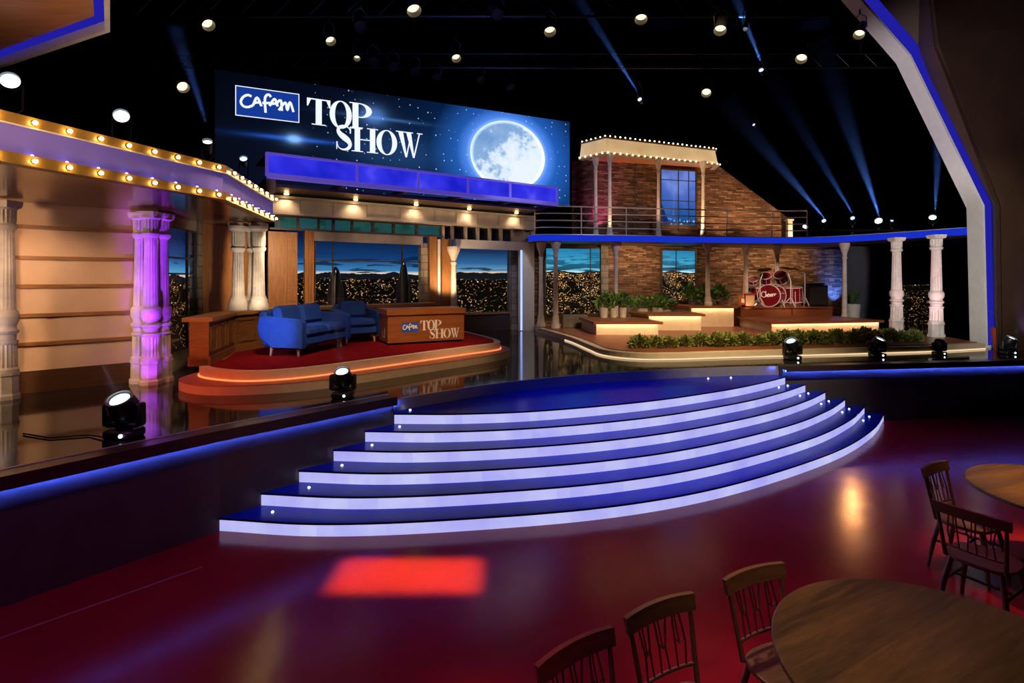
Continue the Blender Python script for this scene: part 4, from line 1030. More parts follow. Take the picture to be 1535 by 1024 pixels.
L=along([Vector((p.x,p.y,0)) for p in hl],21)
first=True
for i,p in enumerate(L):
    o=hed if first else dup(hed); first=False
    o.location=(p.x+random.uniform(-.04,.04),p.y+random.uniform(-.06,.06),TZ); o.rotation_euler=(0,0,i*1.7); s=random.uniform(.85,1.15); o.scale=(s,s,s*random.uniform(.9,1.1))
def potted(label,p,z,pr,ph,leafmb,leafm,potm,cat='plant'):
    t=thing('potted_plant',label,cat,(p[0],p[1],z))
    MB().lathe([(pr*.8,0),(pr,ph),(pr*.9,ph),(pr*.88,ph-.03)],18).build('pot',potm,t,True)
    MB().lathe([(pr*.85,ph-.04),(pr*.85,ph-.025)],18).build('soil',M['black'],t)
    o=leafmb.build('foliage',leafm,t); o.location=(0,0,ph-.03); return t
potted('white potted green plant left of the trio beside the wide city window',(2.53,14.72),1.482,.12,.27,foliage(120,.20,.40,.12,21),M['leaf'],M['pot'])
potted('white potted green plant in the middle of the trio beside the wide city window',(2.80,14.70),1.482,.10,.26,foliage(110,.18,.40,.12,22),M['leaf'],M['pot'])
potted('white potted green plant right of the trio beside the wide city window',(3.06,14.74),1.482,.11,.27,foliage(110,.20,.42,.12,23),M['leaf_dark'],M['pot'])
potted('tall grey potted plant beside the stone pier',(3.42,15.72),TZ,.13,.54,foliage(130,.24,.36,.12,24),M['leaf'],M['galv'])
potted('bushy plant in a white pot left below the narrow window',(3.90,15.95),TZ,.17,.52,foliage(150,.30,.34,.12,25),M['leaf'],M['pot'])
potted('bushy plant in a white pot directly below the narrow window',(4.38,16.10),TZ,.17,.52,foliage(160,.32,.38,.12,26),M['leaf'],M['pot'])
potted('dark leafy plant behind the highest cream platform',(4.72,16.35),TZ,.15,.45,foliage(170,.26,.40,.12,27),M['leaf_dark'],M['pot'])
for lab,x,y,s in (('green shrub under the right edge of the narrow window',5.55,16.45,31),('green shrub before the slim column right of the narrow window',6.0,16.5,32),('dark green shrub in front of the stone wall near the guitar',6.45,16.55,33)):
    potted(lab,(x,y),1.752,.12,.10,foliage(170,.27,.48,.14,s),M['leaf'] if s!=33 else M['leaf_dark'],M['galv'])
mb=MB(); pb=thing('planter_box','long grey zinc planter box under the wide city window','planter',(1.80,15.30,TZ))
MB().rbox(-.36,.36,-.14,.14,0,.40,.012).build('box',M['galv'],pb); MB().box(-.34,.34,-.12,.12,.395,.402).build('soil',M['black'],pb)
potted('red potted palm like plant beside the white arch post',(10.76,11.68),SF,.22,.48,blades(46,.70,.36,41,.03),M['leaf_dark'],M['potred'])
potted('dim plant in a pale pot between the stone house and the right columns',(10.48,16.4),TZ,.20,.62,blades(40,.62,.36,42,.025),M['leaf_dark'],M['pot'])

# ================================================================ drum kit, guitar, amplifier
GR='red drum kit'
def rotto(v): return Vector(v).normalized().to_track_quat('Z','Y').to_matrix().to_4x4()
def drum(name,label,c,axis,r,depth,headm=None,script=False,legs=None,z0=DR):
    t=thing(name,label,'drum',c,0,GR); R=rotto(axis)
    MB().lathe([(r,-depth/2),(r,depth/2)],28,R).build('shell',M['drum'],t,True)
    for s in (-1,1):
        hm=MB().lathe([(r*1.0,depth/2-.02),(r*1.045,depth/2-.02),(r*1.045,depth/2+.012),(r*.97,depth/2+.012),(r*.97,depth/2)] if s>0 else [(r*.97,-depth/2-.012),(r*1.045,-depth/2-.012),(r*1.045,-depth/2+.02),(r,-depth/2+.02)],28,R,caps=False); hm.build('hoop',M['chrome'],t,True)
    MB().lathe([(.001,depth/2+.004),(r*.97,depth/2+.004),(r*.97,depth/2)],28,R).build('head',headm or M['drumhead'],t,True)
    m=MB()
    for k in range(8):
        a=2*PI*k/8+.2; m.tube([R@Vector((r*1.03*math.cos(a),r*1.03*math.sin(a),-depth*.45)),R@Vector((r*1.03*math.cos(a),r*1.03*math.sin(a),depth*.45))],.007,5)
        m.ball(R@Vector((r*1.03*math.cos(a),r*1.03*math.sin(a),0)),.016,6,4)
    m.build('tuning_lugs',M['chrome'],t,True)
    if legs:
        for a in legs:
            p=Vector((r*1.05*math.cos(a),r*1.05*math.sin(a),0))
            MB().tube([p+Vector((0,0,.1)),p*1.12+Vector((0,0,z0-c[2]))],.011,6).build('leg',M['chrome'],t,True)
    return t,R
BC=Vector((8.02,16.48,DR+.345)); ax=Vector((-.72,-.69,0.0))
bd,R=drum('bass_drum','large red bass drum facing the audience with white script lettering',BC,ax,.335,.46)
hx_=Vector((-ax.normalized().y,ax.normalized().x,0)); hx_=Vector((0,0,1)).cross(ax.normalized())
def bdf(u,v,n): return ax.normalized()*(.235+n)+hx_*u+Vector((0,0,v))
mb=MB()
for st_ in ([(-.10,.09),(-.16,.12),(-.215,.06),(-.20,-.03),(-.14,-.05),(-.09,-.02)],[(-.09,.15),(-.085,.05),(-.09,-.04),(-.07,.02),(-.05,.02),(-.045,-.04)],
            [(-.03,.0),(.0,.03),(.0,.05),(-.02,.045),(-.03,.0),(-.01,-.035),(.02,-.02)],[(.02,-.02),(.035,.05),(.05,-.03),(.07,.05)],[(.075,.01),(.105,.03),(.10,.055),(.08,.04),(.085,-.01),(.11,-.02)],[(.12,-.02),(.13,.05),(.15,.06),(.165,.045),(.17,.0),(.19,.06),(.22,.055)]):
    ribbon(mb,smooth_line(st_,4),.020,bdf,.001,.006)
mb.build('script_lettering',M['letterpaint'],bd)
for s in (-1,1):
    MB().tube([hx_*s*.30+Vector((0,0,-.12)),hx_*s*.46+ax.normalized()*.22+Vector((0,0,-.345))],.012,6).build('spur',M['chrome'],bd,True)
drum('rack_tom','red rack tom left above the bass drum',(7.90,16.62,DR+.86),(-.35,-.55,.75),.165,.25)
drum('rack_tom','red rack tom right above the bass drum',(8.42,16.72,DR+.90),(-.5,-.5,.70),.18,.27)
drum('floor_tom','red floor tom standing right of the bass drum',(8.86,16.85,DR+.36),(-.05,-.06,1),.27,.46,None,False,(-.6,-1.8,1.4))
drum('floor_tom','red floor tom standing left behind the bass drum',(7.66,17.0,DR+.38),(.05,-.06,1),.21,.40,None,False,(-.6,-2.4,1.4))
drum('snare_drum','small red drum tilted at the left end of the kit',(7.50,16.62,DR+.80),(-.3,-.5,.8),.15,.13)
def cstand(label,p,h,boom,rc,tilt):
    t=thing('cymbal_stand',label,'cymbal stand',(p[0],p[1],DR),0,GR)
    for k in range(3):
        a=2*PI*k/3+.5; MB().tube([(0,0,.30),(.26*math.cos(a),.26*math.sin(a),0.008)],.014,6).build('leg',M['chrome'],t,True)
    top=Vector((boom[0],boom[1],h+boom[2]))
    MB().tube([(0,0,.10),(0,0,h)],.017,8).build('tube',M['chrome'],t,True)
    MB().tube([(0,0,h),top],.013,6).build('boom',M['chrome'],t,True)
    R=Matrix.Translation(top)@Vector(tilt).normalized().to_track_quat('Z','Y').to_matrix().to_4x4()
    MB().lathe([(.02,.018),(.035,.010),(rc*.6,-.004),(rc,-.018),(rc,-.021),(.02,.010)],24,R).build('cymbal',M['cymbal'],t,True)
cstand('chrome cymbal stand left of the bass drum',(7.54,16.22),.80,(.16,.05,.36),.20,(-.2,-.25,1))
cstand('chrome cymbal stand right in front of the bass drum',(8.42,16.12),.78,(-.06,.12,.42),.20,(.1,-.25,1))
cstand('chrome cymbal stand at the right end of the drum kit',(9.12,16.62),1.02,(-.25,.1,.16),.22,(.2,-.2,1))
gt=thing('electric_guitar','sunburst electric guitar leaning at the lit column beside the drums','guitar',(6.90,16.02,1.755))
gt.location=(6.96,16.10,1.692)
Rg=Matrix.Rotation(.12,4,'Y')@Matrix.Rotation(-.16,4,'X')@Matrix.Rotation(-.25,4,'Z')
bodyp=[]
for k in range(28):
    a=2*PI*k/28; r=.155+.035*math.cos(2*a)*(1 if math.sin(a)<.5 else .6)-.02*math.cos(4*a); bodyp.append((r*math.cos(a)*.86,r*math.sin(a)*1.18))
mb=MB(); kk=len(bodyp); mb.add([Rg@Vector((x,-.02,.20+z)) for x,z in bodyp]+[Rg@Vector((x,.02,.20+z)) for x,z in bodyp],[tuple(range(kk)),tuple(range(2*kk-1,kk-1,-1))]+[(i,kk+i,kk+(i+1)%kk,(i+1)%kk) for i in range(kk)])
mb.build('body',plain('sunburst guitar body',(.50,.13,.025),.2),gt)
MB().box(-.022,.022,-.030,-.005,.30,.86,Rg).build('neck',M['sofaleg'],gt); MB().box(-.03,.035,-.026,-.006,.86,1.0,Rg).build('headstock',M['sofaleg'],gt)
MB().box(-.05,.05,-.026,-.02,.14,.26,Rg).build('pickguard',M['white'],gt)
ga=thing('guitar_amplifier','small cream fronted amplifier with red sides beside the drums','amplifier',(7.16,16.17,DR))
MB().rbox(-.15,.15,-.12,.12,0.0,.42,.015).build('cabinet',plain('red amplifier side',(.34,.03,.02),.5),ga); MB().box(-.13,.13,-.128,-.12,.04,.36).build('grille',plain('cream grille cloth',(.62,.40,.22),.8),ga)
am=thing('bass_amplifier','dark speaker cabinet standing right of the drum kit','amplifier',(9.60,16.95,DR)); am.rotation_euler=(0,0,.1)
MB().rbox(-.33,.33,-.2,.2,0,.66,.02).build('cabinet',M['blackmetal'],am); MB().box(-.29,.29,-.208,-.2,.05,.60).build('grille',plain('dark speaker cloth',(.035,.03,.028),.9),am)
kb=thing('keyboard','small pale keyboard lying on the dark speaker cabinet','keyboard',(9.58,16.95,DR+.663)); kb.rotation_euler=(0,0,.1)
MB().rbox(-.30,.30,-.10,.10,0,.06,.01).build('case',M['blackmetal'],kb); MB().box(-.27,.27,-.095,.0,.06,.068).build('keys',M['white'],kb)

# ================================================================ proscenium arch right, hanging soffit upper left
NY,FY=12.05,12.47
ar=[(10.70,SF),(10.62,4.20),(8.97,7.59),(6.4,10.55)]
arch=thing('proscenium_arch','tall white angled arch with a blue lit face at the right','arch',(10.8,12.2,SF))
def xzband(mb,line,o0,o1,y0,y1):
    a=offset_line([Vector(p) for p in line],o0); b=offset_line([Vector(p) for p in line],o1); n=len(a); vs=[];fs=[]
    for i in range(n): vs+=[(a[i].x,y0,a[i].y),(b[i].x,y0,b[i].y),(b[i].x,y1,b[i].y),(a[i].x,y1,a[i].y)]
    for i in range(n-1):
        o=i*4;q=o+4; fs+=[(o,o+1,q+1,q),(o+1,o+2,q+2,q+1),(o+2,o+3,q+3,q+2),(o+3,o,q,q+3)]
    fs+=[(3,2,1,0),((n-1)*4,(n-1)*4+1,(n-1)*4+2,(n-1)*4+3)]
    return mb.add(vs,[f[::-1] for f in fs])
xzband(MB(),ar,0,-.05,NY,FY).build('reveal',plain('grey white arch reveal',(.56,.54,.50),.5,0,.05),arch,world=True)
xzband(MB(),ar,-.05,-.32,NY+.01,NY+.06).build('glow_face',M['archblue'],arch,world=True)
MB().box(10.55,11.15,NY-.02,FY+.02,SF,SF+.05).build('foot',M['white'],arch,world=True)
ro=[(p.x,p.y) for p in offset_line([Vector(p) for p in ar],-.32)]
# folded dark brown wall beyond the arch
ridge=[at(1503,330,11.3),at(1500,308,11.3),at(1407,66,11.3),at(1372,-60,11.3)]
mb=MB(); n=4; outs=[Vector((x,NY+.03,z)) for x,z in ro]; far=[Vector((14.5,12.6,SF)),Vector((14.5,12.6,4.4)),Vector((14.2,12.4,9.0)),Vector((12.8,12.4,10.4))]
rg=[Vector((ridge[0].x,ridge[0].y,SF))]+ridge[1:3]+[Vector((8.7,11.3,10.4))]
vs=[v for i in range(4) for v in (outs[i],rg[i],far[i])]; fs=[]
for i in range(3): fs+=[(3*i,3*i+1,3*i+4,3*i+3),(3*i+1,3*i+2,3*i+5,3*i+4)]
mb.add(vs,fs)
vs2=[v+Vector((0,.12,0)) for v in vs]; mb.add(vs2,[f[::-1] for f in fs]); struct('wall_proscenium',mb,M['brownwall'])
# soffit
so=thing('hanging_soffit','wood lined ceiling soffit corner with blue lit rim at upper left','soffit',(-4.5,5,5))
c0=flr(0,100,4.9); c1=flr(165,45,4.9); c2=(c1[0]+.75,c1[1]-1.0); c00=(c1[0]+(c0[0]-c1[0])*2.2,c1[1]+(c0[1]-c1[1])*2.2)
sl2=[Vector((*c00,0)),Vector((*c1,0)),Vector((*c2,0))]
mb=MB(); band(mb,sl2,-.04,.0,4.88,5.9); mb.build('rim',M['steel'],so,world=True)
mb=MB(); band(mb,sl2,-.115,-.04,4.97,5.02); mb.build('light_band',M['archblue'],so,world=True)
mb=MB(); band(mb,sl2,-.80,-.115,4.985,5.07); mb.build('wood_lining',wood('warm soffit boards',(.14,.055,.022),(.24,.10,.04),.5,.6,'X'),so,world=True)
mb=MB(); band(mb,sl2,-2.4,-.85,5.16,5.2); mb.build('dark_panel',M['black'],so,world=True)
mb=MB(); band(mb,sl2,-.88,-.84,5.02,5.2); mb.build('inner_edge',M['batten'],so,world=True)

# far city panel between the right columns
CITY_R=city_mat('distant city lights',2.6,.9,(0,0,0),(0,0,0),(0,0,0),(0,0,0),11.0,.9,1.0,.22,.8)
a=at(1338,0,19.0); b=at(1412,0,19.0)
mb=MB().quad((a.x,19,1.05),(b.x,19,1.05),(b.x,19,2.32),(a.x,19,2.32),[(0,1.05),(b.x-a.x,1.05),(b.x-a.x,2.32),(0,2.32)])
mb.box(a.x,b.x,19.02,19.06,1.0,2.34); tag(mb.build('city_backdrop',CITY_R),'small dark panel of city lights seen between the two turned columns','backdrop')
mb=MB(); p=at(1280,0,17.6); mb.box(p.x-.3,p.x+.55,17.6,17.75,SF,DZ); struct('wall_dark',mb,plain('dim grey flat',(.05,.05,.065),.7))
# ================================================================ stage lamps in the grid
for k,(y,z) in enumerate(((10.9,8.55),(12.3,8.6),(15.3,8.6))):
    t=thing('lighting_pipe','long black lighting pipe of the ceiling grid','pipe',(0,y,z),0,'pipes of the ceiling grid')
    XE=17.9 if y>13 else 7.3
    MB().tube([(-11.9,0,0),(XE,0,0)],.03,8).build('pipe',M['blackmetal'],t,True)
    MB().tube([(-11.9,0,.4),(XE,0,.4)],.02,8).build('upper_chord',M['blackmetal'],t,True)
    m=MB()
    for i in range(int((XE+11.9)/.8)): x=-11.9+i*.8; m.tube([(x,0,0),(x+.4,0,.4),(x+.8,0,0)] if x+.8<17.9 else [(x,0,0),(x+.1,0,.4)],.009,5)
    m.build('lacing',M['blackmetal'],t)
    m=MB()
    for x in (-8,-2,4,7,10,15):
        if x<XE: m.tube([(x,0,.4),(x,0,10.4-z)],.012,5)
    m.build('hanger',M['blackmetal'],t)
def lamp(px,py,lab,z=8.0,r=.115,lens=None,aim=None,hang=True):
    Y=F*(z-CZ)/(HY-py); p=at(px,py,Y)
    a=aim or (Vector((1.5,6.5,-2.0))-p)
    return par_can('spotlight',lab,'stage light',p,a,r,lens or M['lens_warm'],.34,None,None,.5,True)
lamp(310,34,'warm spotlight hanging above the left part of the ceiling, nearest the hanging soffit')
lamp(494,58,'warm spotlight high above the blue logo of the big screen',r=.10)
lamp(683,84,'warm spotlight above the middle of the big screen',r=.10)
lamp(619,11,'large warm spotlight at the top edge above the big screen',r=.13)
lamp(535,84,'dim shuttered spotlight just below and right of the one over the screen logo',r=.07,aim=Vector((.2,-.6,-.9)))
lamp(824,43,'warm spotlight hanging above the moon side of the screen')
lamp(961,24,'warm spotlight above the house cornice near the top edge')
lamp(1080,41,'warm spotlight left of the small white pin lamp on the right ceiling')
lamp(1118,39,'small white pin lamp beside the warm spotlight on the right ceiling',r=.045,lens=M['lens_white'])
lamp(1202,85,'warm spotlight hanging before the sloping arch, below its neighbours')
lamp(1059,137,'small warm spotlight hanging low over the house cornice',r=.12)
lamp(273,129,'small warm spotlight left of the big screen corner',r=.14)
lamp(1289,48,'warm spotlight half hidden by the sloping white arch',r=.10)
# blue beam fixtures: head + haze cone lit by a real spot
def spot(name,loc,tgt,col,e,ang,blend=.4,size=.05):
    l=bpy.data.lights.new(name,'SPOT'); l.energy=e; l.color=col; l.spot_size=math.radians(ang); l.spot_blend=blend; l.shadow_soft_size=size
    o=bpy.data.objects.new(name,l); C.objects.link(o); o.location=loc; o.rotation_euler=(Vector(tgt)-Vector(loc)).to_track_quat('-Z','Y').to_euler(); return o
def area(name,loc,tgt,col,e,sx,sy,spread=180):
    l=bpy.data.lights.new(name,'AREA'); l.shape='RECTANGLE'; l.size=sx; l.size_y=sy; l.energy=e; l.color=col; l.spread=math.radians(spread)
    o=bpy.data.objects.new(name,l); C.objects.link(o); o.location=loc; o.rotation_euler=(Vector(tgt)-Vector(loc)).to_track_quat('-Z','Y').to_euler(); return o
def beam(lab,a,b,half,e,col=(.12,.30,1),r0=.03):
    a=Vector(a); b=Vector(b); d=(b-a); L=d.length; d.normalize(); R=d.to_track_quat('Z','Y').to_matrix().to_4x4(); R.translation=(0,0,0)
    r1=L*math.tan(math.radians(half))
    mb=MB().lathe([(r0,.06),(r0+r1*.5,L*.5),(r0+r1,L)],20,R)
    o=tag(mb.build('haze_beam',M['haze'],None,True,loc=a),lab,'light beam',None,'stuff')
    spot('beam_light',a+d*.04,b,col,e,half*2,.95,.012)
def pin(px,py,Y,lab,aimpx,aimpy,aimY,half,e,blab,r=.05,lens=None,pipe=True,stand=None):
    p=at(px,py,Y); q=at(aimpx,aimpy,aimY); d=(q-p).normalized()
    par_can('beam_lamp',lab,'stage light',p,(Vector((0,0,2.5))-p).normalized()*.75+d*.5,r,lens or M['lens_blue'],.2,None,stand,None if stand else .45)
    if blab: beam(blab,p+d*.03+Vector((0,-.09,.03)),q,half,e)
BE=5200
pin(959,149,13.2,'small blue beam lamp in the air right of the screen corner',850,-30,12.6,3.6,BE,'blue haze beam rising left from the lamp right of the screen')
pin(1141,105,12.4,'small blue beam lamp in the air right of the warm spotlights',1100,-10,12.2,4.5,BE*.7,'blue haze beam rising from the lamp below the white pin lamp')
pin(1130,187,15.5,'tiny blue lamp in the dark over the gable slope',1000,60,15.3,3,0,None,.035)
ds=.30
pin(1207,340,17.2,'white lamp on the rear balcony edge next to the end pier',1300,200,17,5,0,None,.075,M['lens_white'],stand=-.25)
pin(1235,331,17.0,'blue beam lamp on the balcony, left of the beam trio',1085,150,16.6,5,BE*1.2,'blue haze beam leaning far left over the gable',.06,stand=-.3)
pin(1278,327,17.0,'blue beam lamp on the balcony, middle of the beam trio',1140,90,16.6,4.2,BE*.9,'blue haze beam leaning left in the middle of the fan',.06,stand=-.3)
pin(1317,331,16.9,'bright blue white beam lamp on the balcony, right of the trio',1228,60,16.5,5.0,BE*2.0,'brightest blue haze beam of the fan over the balcony',.10,M['lens_white'],stand=-.3)
pin(1337,331,16.9,'tiny blue lamp right of the brightest balcony lamp',1400,100,17,3,0,None,.04,stand=-.3)
pin(1398,326,15.5,'bright blue white beam lamp on the balcony nearest the arch',1408,180,15.3,4.5,BE*.8,'short upright blue haze beam beside the arch',.085,M['lens_white'],stand=-.25)
beam('faint blue haze beam rising from the can lamp at the fascia corner',at(312,205,7.2)+Vector((.0,0,.12)),at(262,40,7.2),5,BE*.14)
t=thing('lamp_rail','low dark lamp rail standing along the rear balcony','rail',(10.5,16.9,DT-.02))
MB().box(-1.2,1.9,-.12,.12,.28,.34).build('bar',M['blackmetal'],t)
for x in (-1.1,.3,1.8): MB().box(x-.03,x+.03,-.06,.06,0,.28).build('foot',M['blackmetal'],t)

# moving heads on the stage edge
def moving_head(label,p,h,aim,lens,beamlab=None,blen=1.6,e=500,col=(.8,.9,1)):
    t=thing('moving_head',label,'stage light',(p[0],p[1],SF)); s=h/.43; bm=M['blackmetal']
    MB().rbox(-.14*s,.14*s,-.11*s,.11*s,.0,.085*s,.02*s).build('base',bm,t,True)
    m=MB().lathe([(.07*s,.085*s),(.07*s,.10*s)],16); 
    m.rbox(-.155*s,.155*s,-.045*s,.045*s,.10*s,.145*s,.012*s)
    for q in (-1,1): m.rbox(q*.155*s-.028*s,q*.155*s+.028*s,-.05*s,.05*s,.11*s,.33*s,.016*s)
    m.build('yoke',bm,t,True)
    d=Vector(aim).normalized(); R=d.to_track_quat('Z','Y').to_matrix().to_4x4(); R.translation=(0,0,.275*s)
    MB().lathe([(.02*s,-.145*s),(.085*s,-.125*s),(.125*s,-.06*s),(.13*s,.02*s),(.115*s,.09*s),(.105*s,.125*s),(.092*s,.125*s),(.09*s,.11*s)],24,R).build('head',bm,t,True)
    MB().lathe([(.001,.122*s),(.05*s,.119*s),(.088*s,.108*s),(.088*s,.10*s)],24,R).build('lens',lens,t,True)
    MB().lathe([(.096*s,.124*s),(.112*s,.124*s),(.112*s,.132*s),(.096*s,.132*s),(.096*s,.124*s)],24,R,caps=False).build('lens_ring',M['steel'],t,True)
    m=MB(); m.tube([R@Vector((-.135*s,0,-.0)),R@Vector((-.158*s,0,0))],.03*s,10); m.tube([R@Vector((.135*s,0,0)),R@Vector((.158*s,0,0))],.03*s,10); m.build('pivot',bm,t,True)
    MB().ball((.05*s,-.115*s,.045*s),.018*s,8,5).build('status_light',M['lens_white'],t,True)
    m=MB(); m.rbox(-.07*s,.07*s,-.056*s,-.046*s,.155*s,.185*s,.004*s); m.build('carry_handle',M['white'],t)
    if beamlab:
        o=Vector((p[0],p[1],SF+.275*s))+d*.15*s; beam(beamlab,o,o+d*blen,3.2,e,col,.07*s)
    return t
def onstage(px,py): return flr(px,py,SF)
moving_head('large black moving head lamp on the stage before the purple columns',onstage(186,656),.45,(.0,-.50,.86),M['lens_white'],'pale haze beam rising over the lamp before the purple columns',.9,160)
moving_head('black moving head lamp on the stage before the sofa podium',onstage(514,596),.40,(.03,-.45,.9),M['lens_white'],'violet haze beam rising toward the sofa seat',1.1,200,(.6,.6,1))
moving_head('black moving head lamp at the head of the blue staircase, before the hedge',onstage(1188,539),.42,(-.45,-.3,.85),M['lens_blue'])
moving_head('black moving head lamp on the right stage edge before the turned columns',onstage(1315,535),.40,(.28,-.35,.9),M['lens_white'],'pale haze beam leaning right before the turned columns',1.0,160,(.6,.65,1))
moving_head('small black moving head lamp between two larger ones on the right stage edge',onstage(1408,532),.33,(.3,.2,.9),M['lens_blue'])
moving_head('black moving head lamp at the right edge beside the red planter',onstage(1512,531),.38,(.25,-.35,.85),M['lens_white'],'pale haze beam leaning right beside the red planter',.8,160,(.7,.75,1))
cb_=MB().tube([(-3.98,5.20,SF+.02),(-4.2,5.30,SF+.012),(-4.5,5.20,SF+.012),(-4.9,5.35,SF+.012)],.008,6)
tag(cb_.build('power_cable',M['blackmetal'],None,True),'short black cable trailing from the large moving head lamp','cable')

# ================================================================ audience tables and chairs
def round_table(label,c,rx,ry,rot,h=.75):
    t=thing('round_table',label,'table',(c[0],c[1],0),rot)
    n=72; e=lambda k,f,z:(rx*f*math.cos(2*PI*k/n),ry*f*math.sin(2*PI*k/n),z)
    rows=[(.97,h-.035),(1.0,h-.028),(1.0,h-.006),(.992,h)]
    vs=[e(k,f,z) for f,z in rows for k in range(n)]; fs=[(i*n+k,i*n+(k+1)%n,(i+1)*n+(k+1)%n,(i+1)*n+k) for i in range(3) for k in range(n)]
    fs+=[tuple(range(n-1,-1,-1)),tuple(3*n+k for k in range(n))]
    MB().add(vs,fs).build('tabletop',M['table'],t)
    MB().lathe([(.06,.05),(.045,.12),(.04,.55),(.07,.66),(.09,h-.035)],20).build('pedestal',M['chair'],t,True)
    for k in range(4):
        a=PI/2*k+.4; MB().tube([(.04*math.cos(a),.04*math.sin(a),.10),(.22*math.cos(a),.22*math.sin(a),.08),(.42*math.cos(a),.42*math.sin(a),.02)],[.03,.027,.02],8).build('foot',M['chair'],t,True)
    return t
round_table('large dark oak round table at the lower right corner',(2.075,2.44),.80,.80,0.5)
round_table('round amber lit wooden table at the right edge beyond the nearer one',(4.78,4.50),.74,.74,0.3)
def make_chair(label):
    """local: seat centre over origin, the back at -Y, sitter faces +Y"""
    t=thing('spindle_chair',label,'chair')
    w=M['chair']; S=.45
    n=36; pts=[]
    for k in range(n):
        a=2*PI*k/n; c,s_=math.cos(a),math.sin(a); ex=.55
        pts.append((.215*math.copysign(abs(c)**.7,c),.205*math.copysign(abs(s_)**.7,s_)))
    rows=[(.93,S-.035),(1.0,S-.02),(.99,S-.004),(.93,S),(.55,S-.010)]
    vs=[(x*f,y*f,z) for f,z in rows for x,y in pts]; fs=[(i*n+k,i*n+(k+1)%n,(i+1)*n+(k+1)%n,(i+1)*n+k) for i in range(4) for k in range(n)]
    fs+=[tuple(range(n-1,-1,-1)),tuple(4*n+k for k in range(n))]
    MB().add(vs,fs).build('seat',w,t,True)
    for sx in (-1,1):
        for sy in (-1,1):
            MB().tube([(sx*.15,sy*.145,S-.03),(sx*.185,sy*.185,.22),(sx*.21,sy*.215,0)],[.017,.020,.013],10).build('leg',w,t,True)
    MB().tube([(-.18,-.175,.24),(-.18,.175,.24)],.011,8).build('stretcher',w,t,True); MB().tube([(.18,-.175,.24),(.18,.175,.24)],.011,8).build('stretcher',w,t,True)
    MB().tube([(-.18,0,.24),(.18,0,.24)],.011,8).build('stretcher',w,t,True)
    def backpt(x,z):  # lean and curve of the back
        lean=(z-S)*.22; return Vector((x*(1+.10*(z-S)/.4),-.165-lean-.022*(1-(x/.19)**2),z))
    for sx in (-1,1):
        MB().tube([backpt(sx*.182,S-.02),backpt(sx*.186,S+.18),backpt(sx*.19,S+.345)],[.015,.014,.012],10).build('post',w,t,True)
    mb=MB(); N=14; vs=[];fs=[]
    for i in range(N+1):
        x=-.215+.43*i/N; h0=S+.325; h1=S+.405+.004*(1-(x/.2)**2)
        a=backpt(x,h0); b=backpt(x,h1); yy=Vector((0,.013,0))
        vs+=[a+yy,a-yy,b-yy,b+yy]
    for i in range(N): o=i*4;q=o+4; fs+=[(o,o+1,q+1,q),(o+1,o+2,q+2,q+1),(o+2,o+3,q+3,q+2),(o+3,o,q,q+3)]
    fs+=[(3,2,1,0),(N*4,N*4+1,N*4+2,N*4+3)]
    mb.add(vs,[f[::-1] for f in fs]); mb.build('top_rail',w,t)
    MB().tube([backpt(-.184+.368*i/10,S+.075) for i in range(11)],.009,8).build('lower_rail',M['spindle'],t,True)
    for i,x in enumerate((-.13,-.08,-.028,.028,.08,.13)):
        j=((i*37)%5-2)*.006
        mb=MB().tube([backpt(x,S+.075),backpt(x+j,S+.19),backpt(x-j,S+.335)],.0055,6); mb.build('spindle',M['spindle'],t,True)
    for i,x in enumerate((-.105,.0,.105)):   # forked and linked wires between the spindles
        mb=MB().tube([backpt(x-.03,S+.20+.02*i),backpt(x,S+.185),backpt(x+.025,S+.215)],.0045,6); mb.tube([backpt(x,S+.187),backpt(x+.012,S+.335)],.0045,6); mb.build('fork',M['spindle'],t,True)
    return t
ch0=None
def chair(cx_,cy_,fx_,fy_,label,s=1.0):
    """cx,cy = middle of the top rail on plan; (fx,fy) = the way the sitter faces"""
    global ch0
    d=Vector((fx_,fy_)).normalized(); rz=math.atan2(-d.x,d.y); off=.165+.37*.22+.03
    if ch0 is None: o=ch0=make_chair(label)
    else: o=dup(ch0,label=label)
    o.location=(cx_+d.x*off*s,cy_+d.y*off*s,0); o.rotation_euler=(0,0,rz); o.scale=(s,s,s)
chair(.285,2.52,.57,-.81,'spindle back wooden chair cut off by the bottom edge, left of its row')
chair(.765,2.83,.47,-.88,'spindle back wooden chair between the bottom edge chair and the one at the table')
chair(1.41,3.155,.40,-.92,'spindle back wooden chair with light on its seat tucked under the near table')
chair(3.87,4.93,.50,-.87,'spindle back wooden chair at the far side of the amber lit table')
chair(3.36,3.93,.86,.51,'spindle back wooden chair between the two tables, back toward the camera')

# ================================================================ light
W_=(1,.66,.36); WW=(1,.80,.58)
spot('wall_lamp',(-8.66,2.76,2.9),(-6.3,7.55,2.25),(1,.60,.34),1500,46,.6,.32)
spot('wall_lamp',(-5.6,5.6,3.45),(-6.45,7.4,2.1),(1,.60,.34),170,66,.8,.15)  # second spot added as fill to soften the column's shadow
t=thing('added_flag','added black flag out of view that keeps the wall lamp off the purple columns','lamp flag',(-7.55,3.5,SF))  # added unseen flag, blocks wall lamp spill on the purple columns
MB().hexa([(-8.06,3.80,SF+.3),(-7.02,3.20,SF+.3),(-7.01,3.22,SF+.3),(-8.05,3.82,SF+.3),(-8.06,3.80,SF+2.5),(-7.02,3.20,SF+2.5),(-7.01,3.22,SF+2.5),(-8.05,3.82,SF+2.5)]).build('flag',M['black'],t,world=True)
MB().box(-7.56,-7.53,3.53,3.56,SF,SF+.4).build('stand',M['blackmetal'],t,world=True)
spot('column_lamp',(-6.9,4.4,2.6),(-6.575,6.94,2.3),(1,.85,.75),50,35,.6,.1)
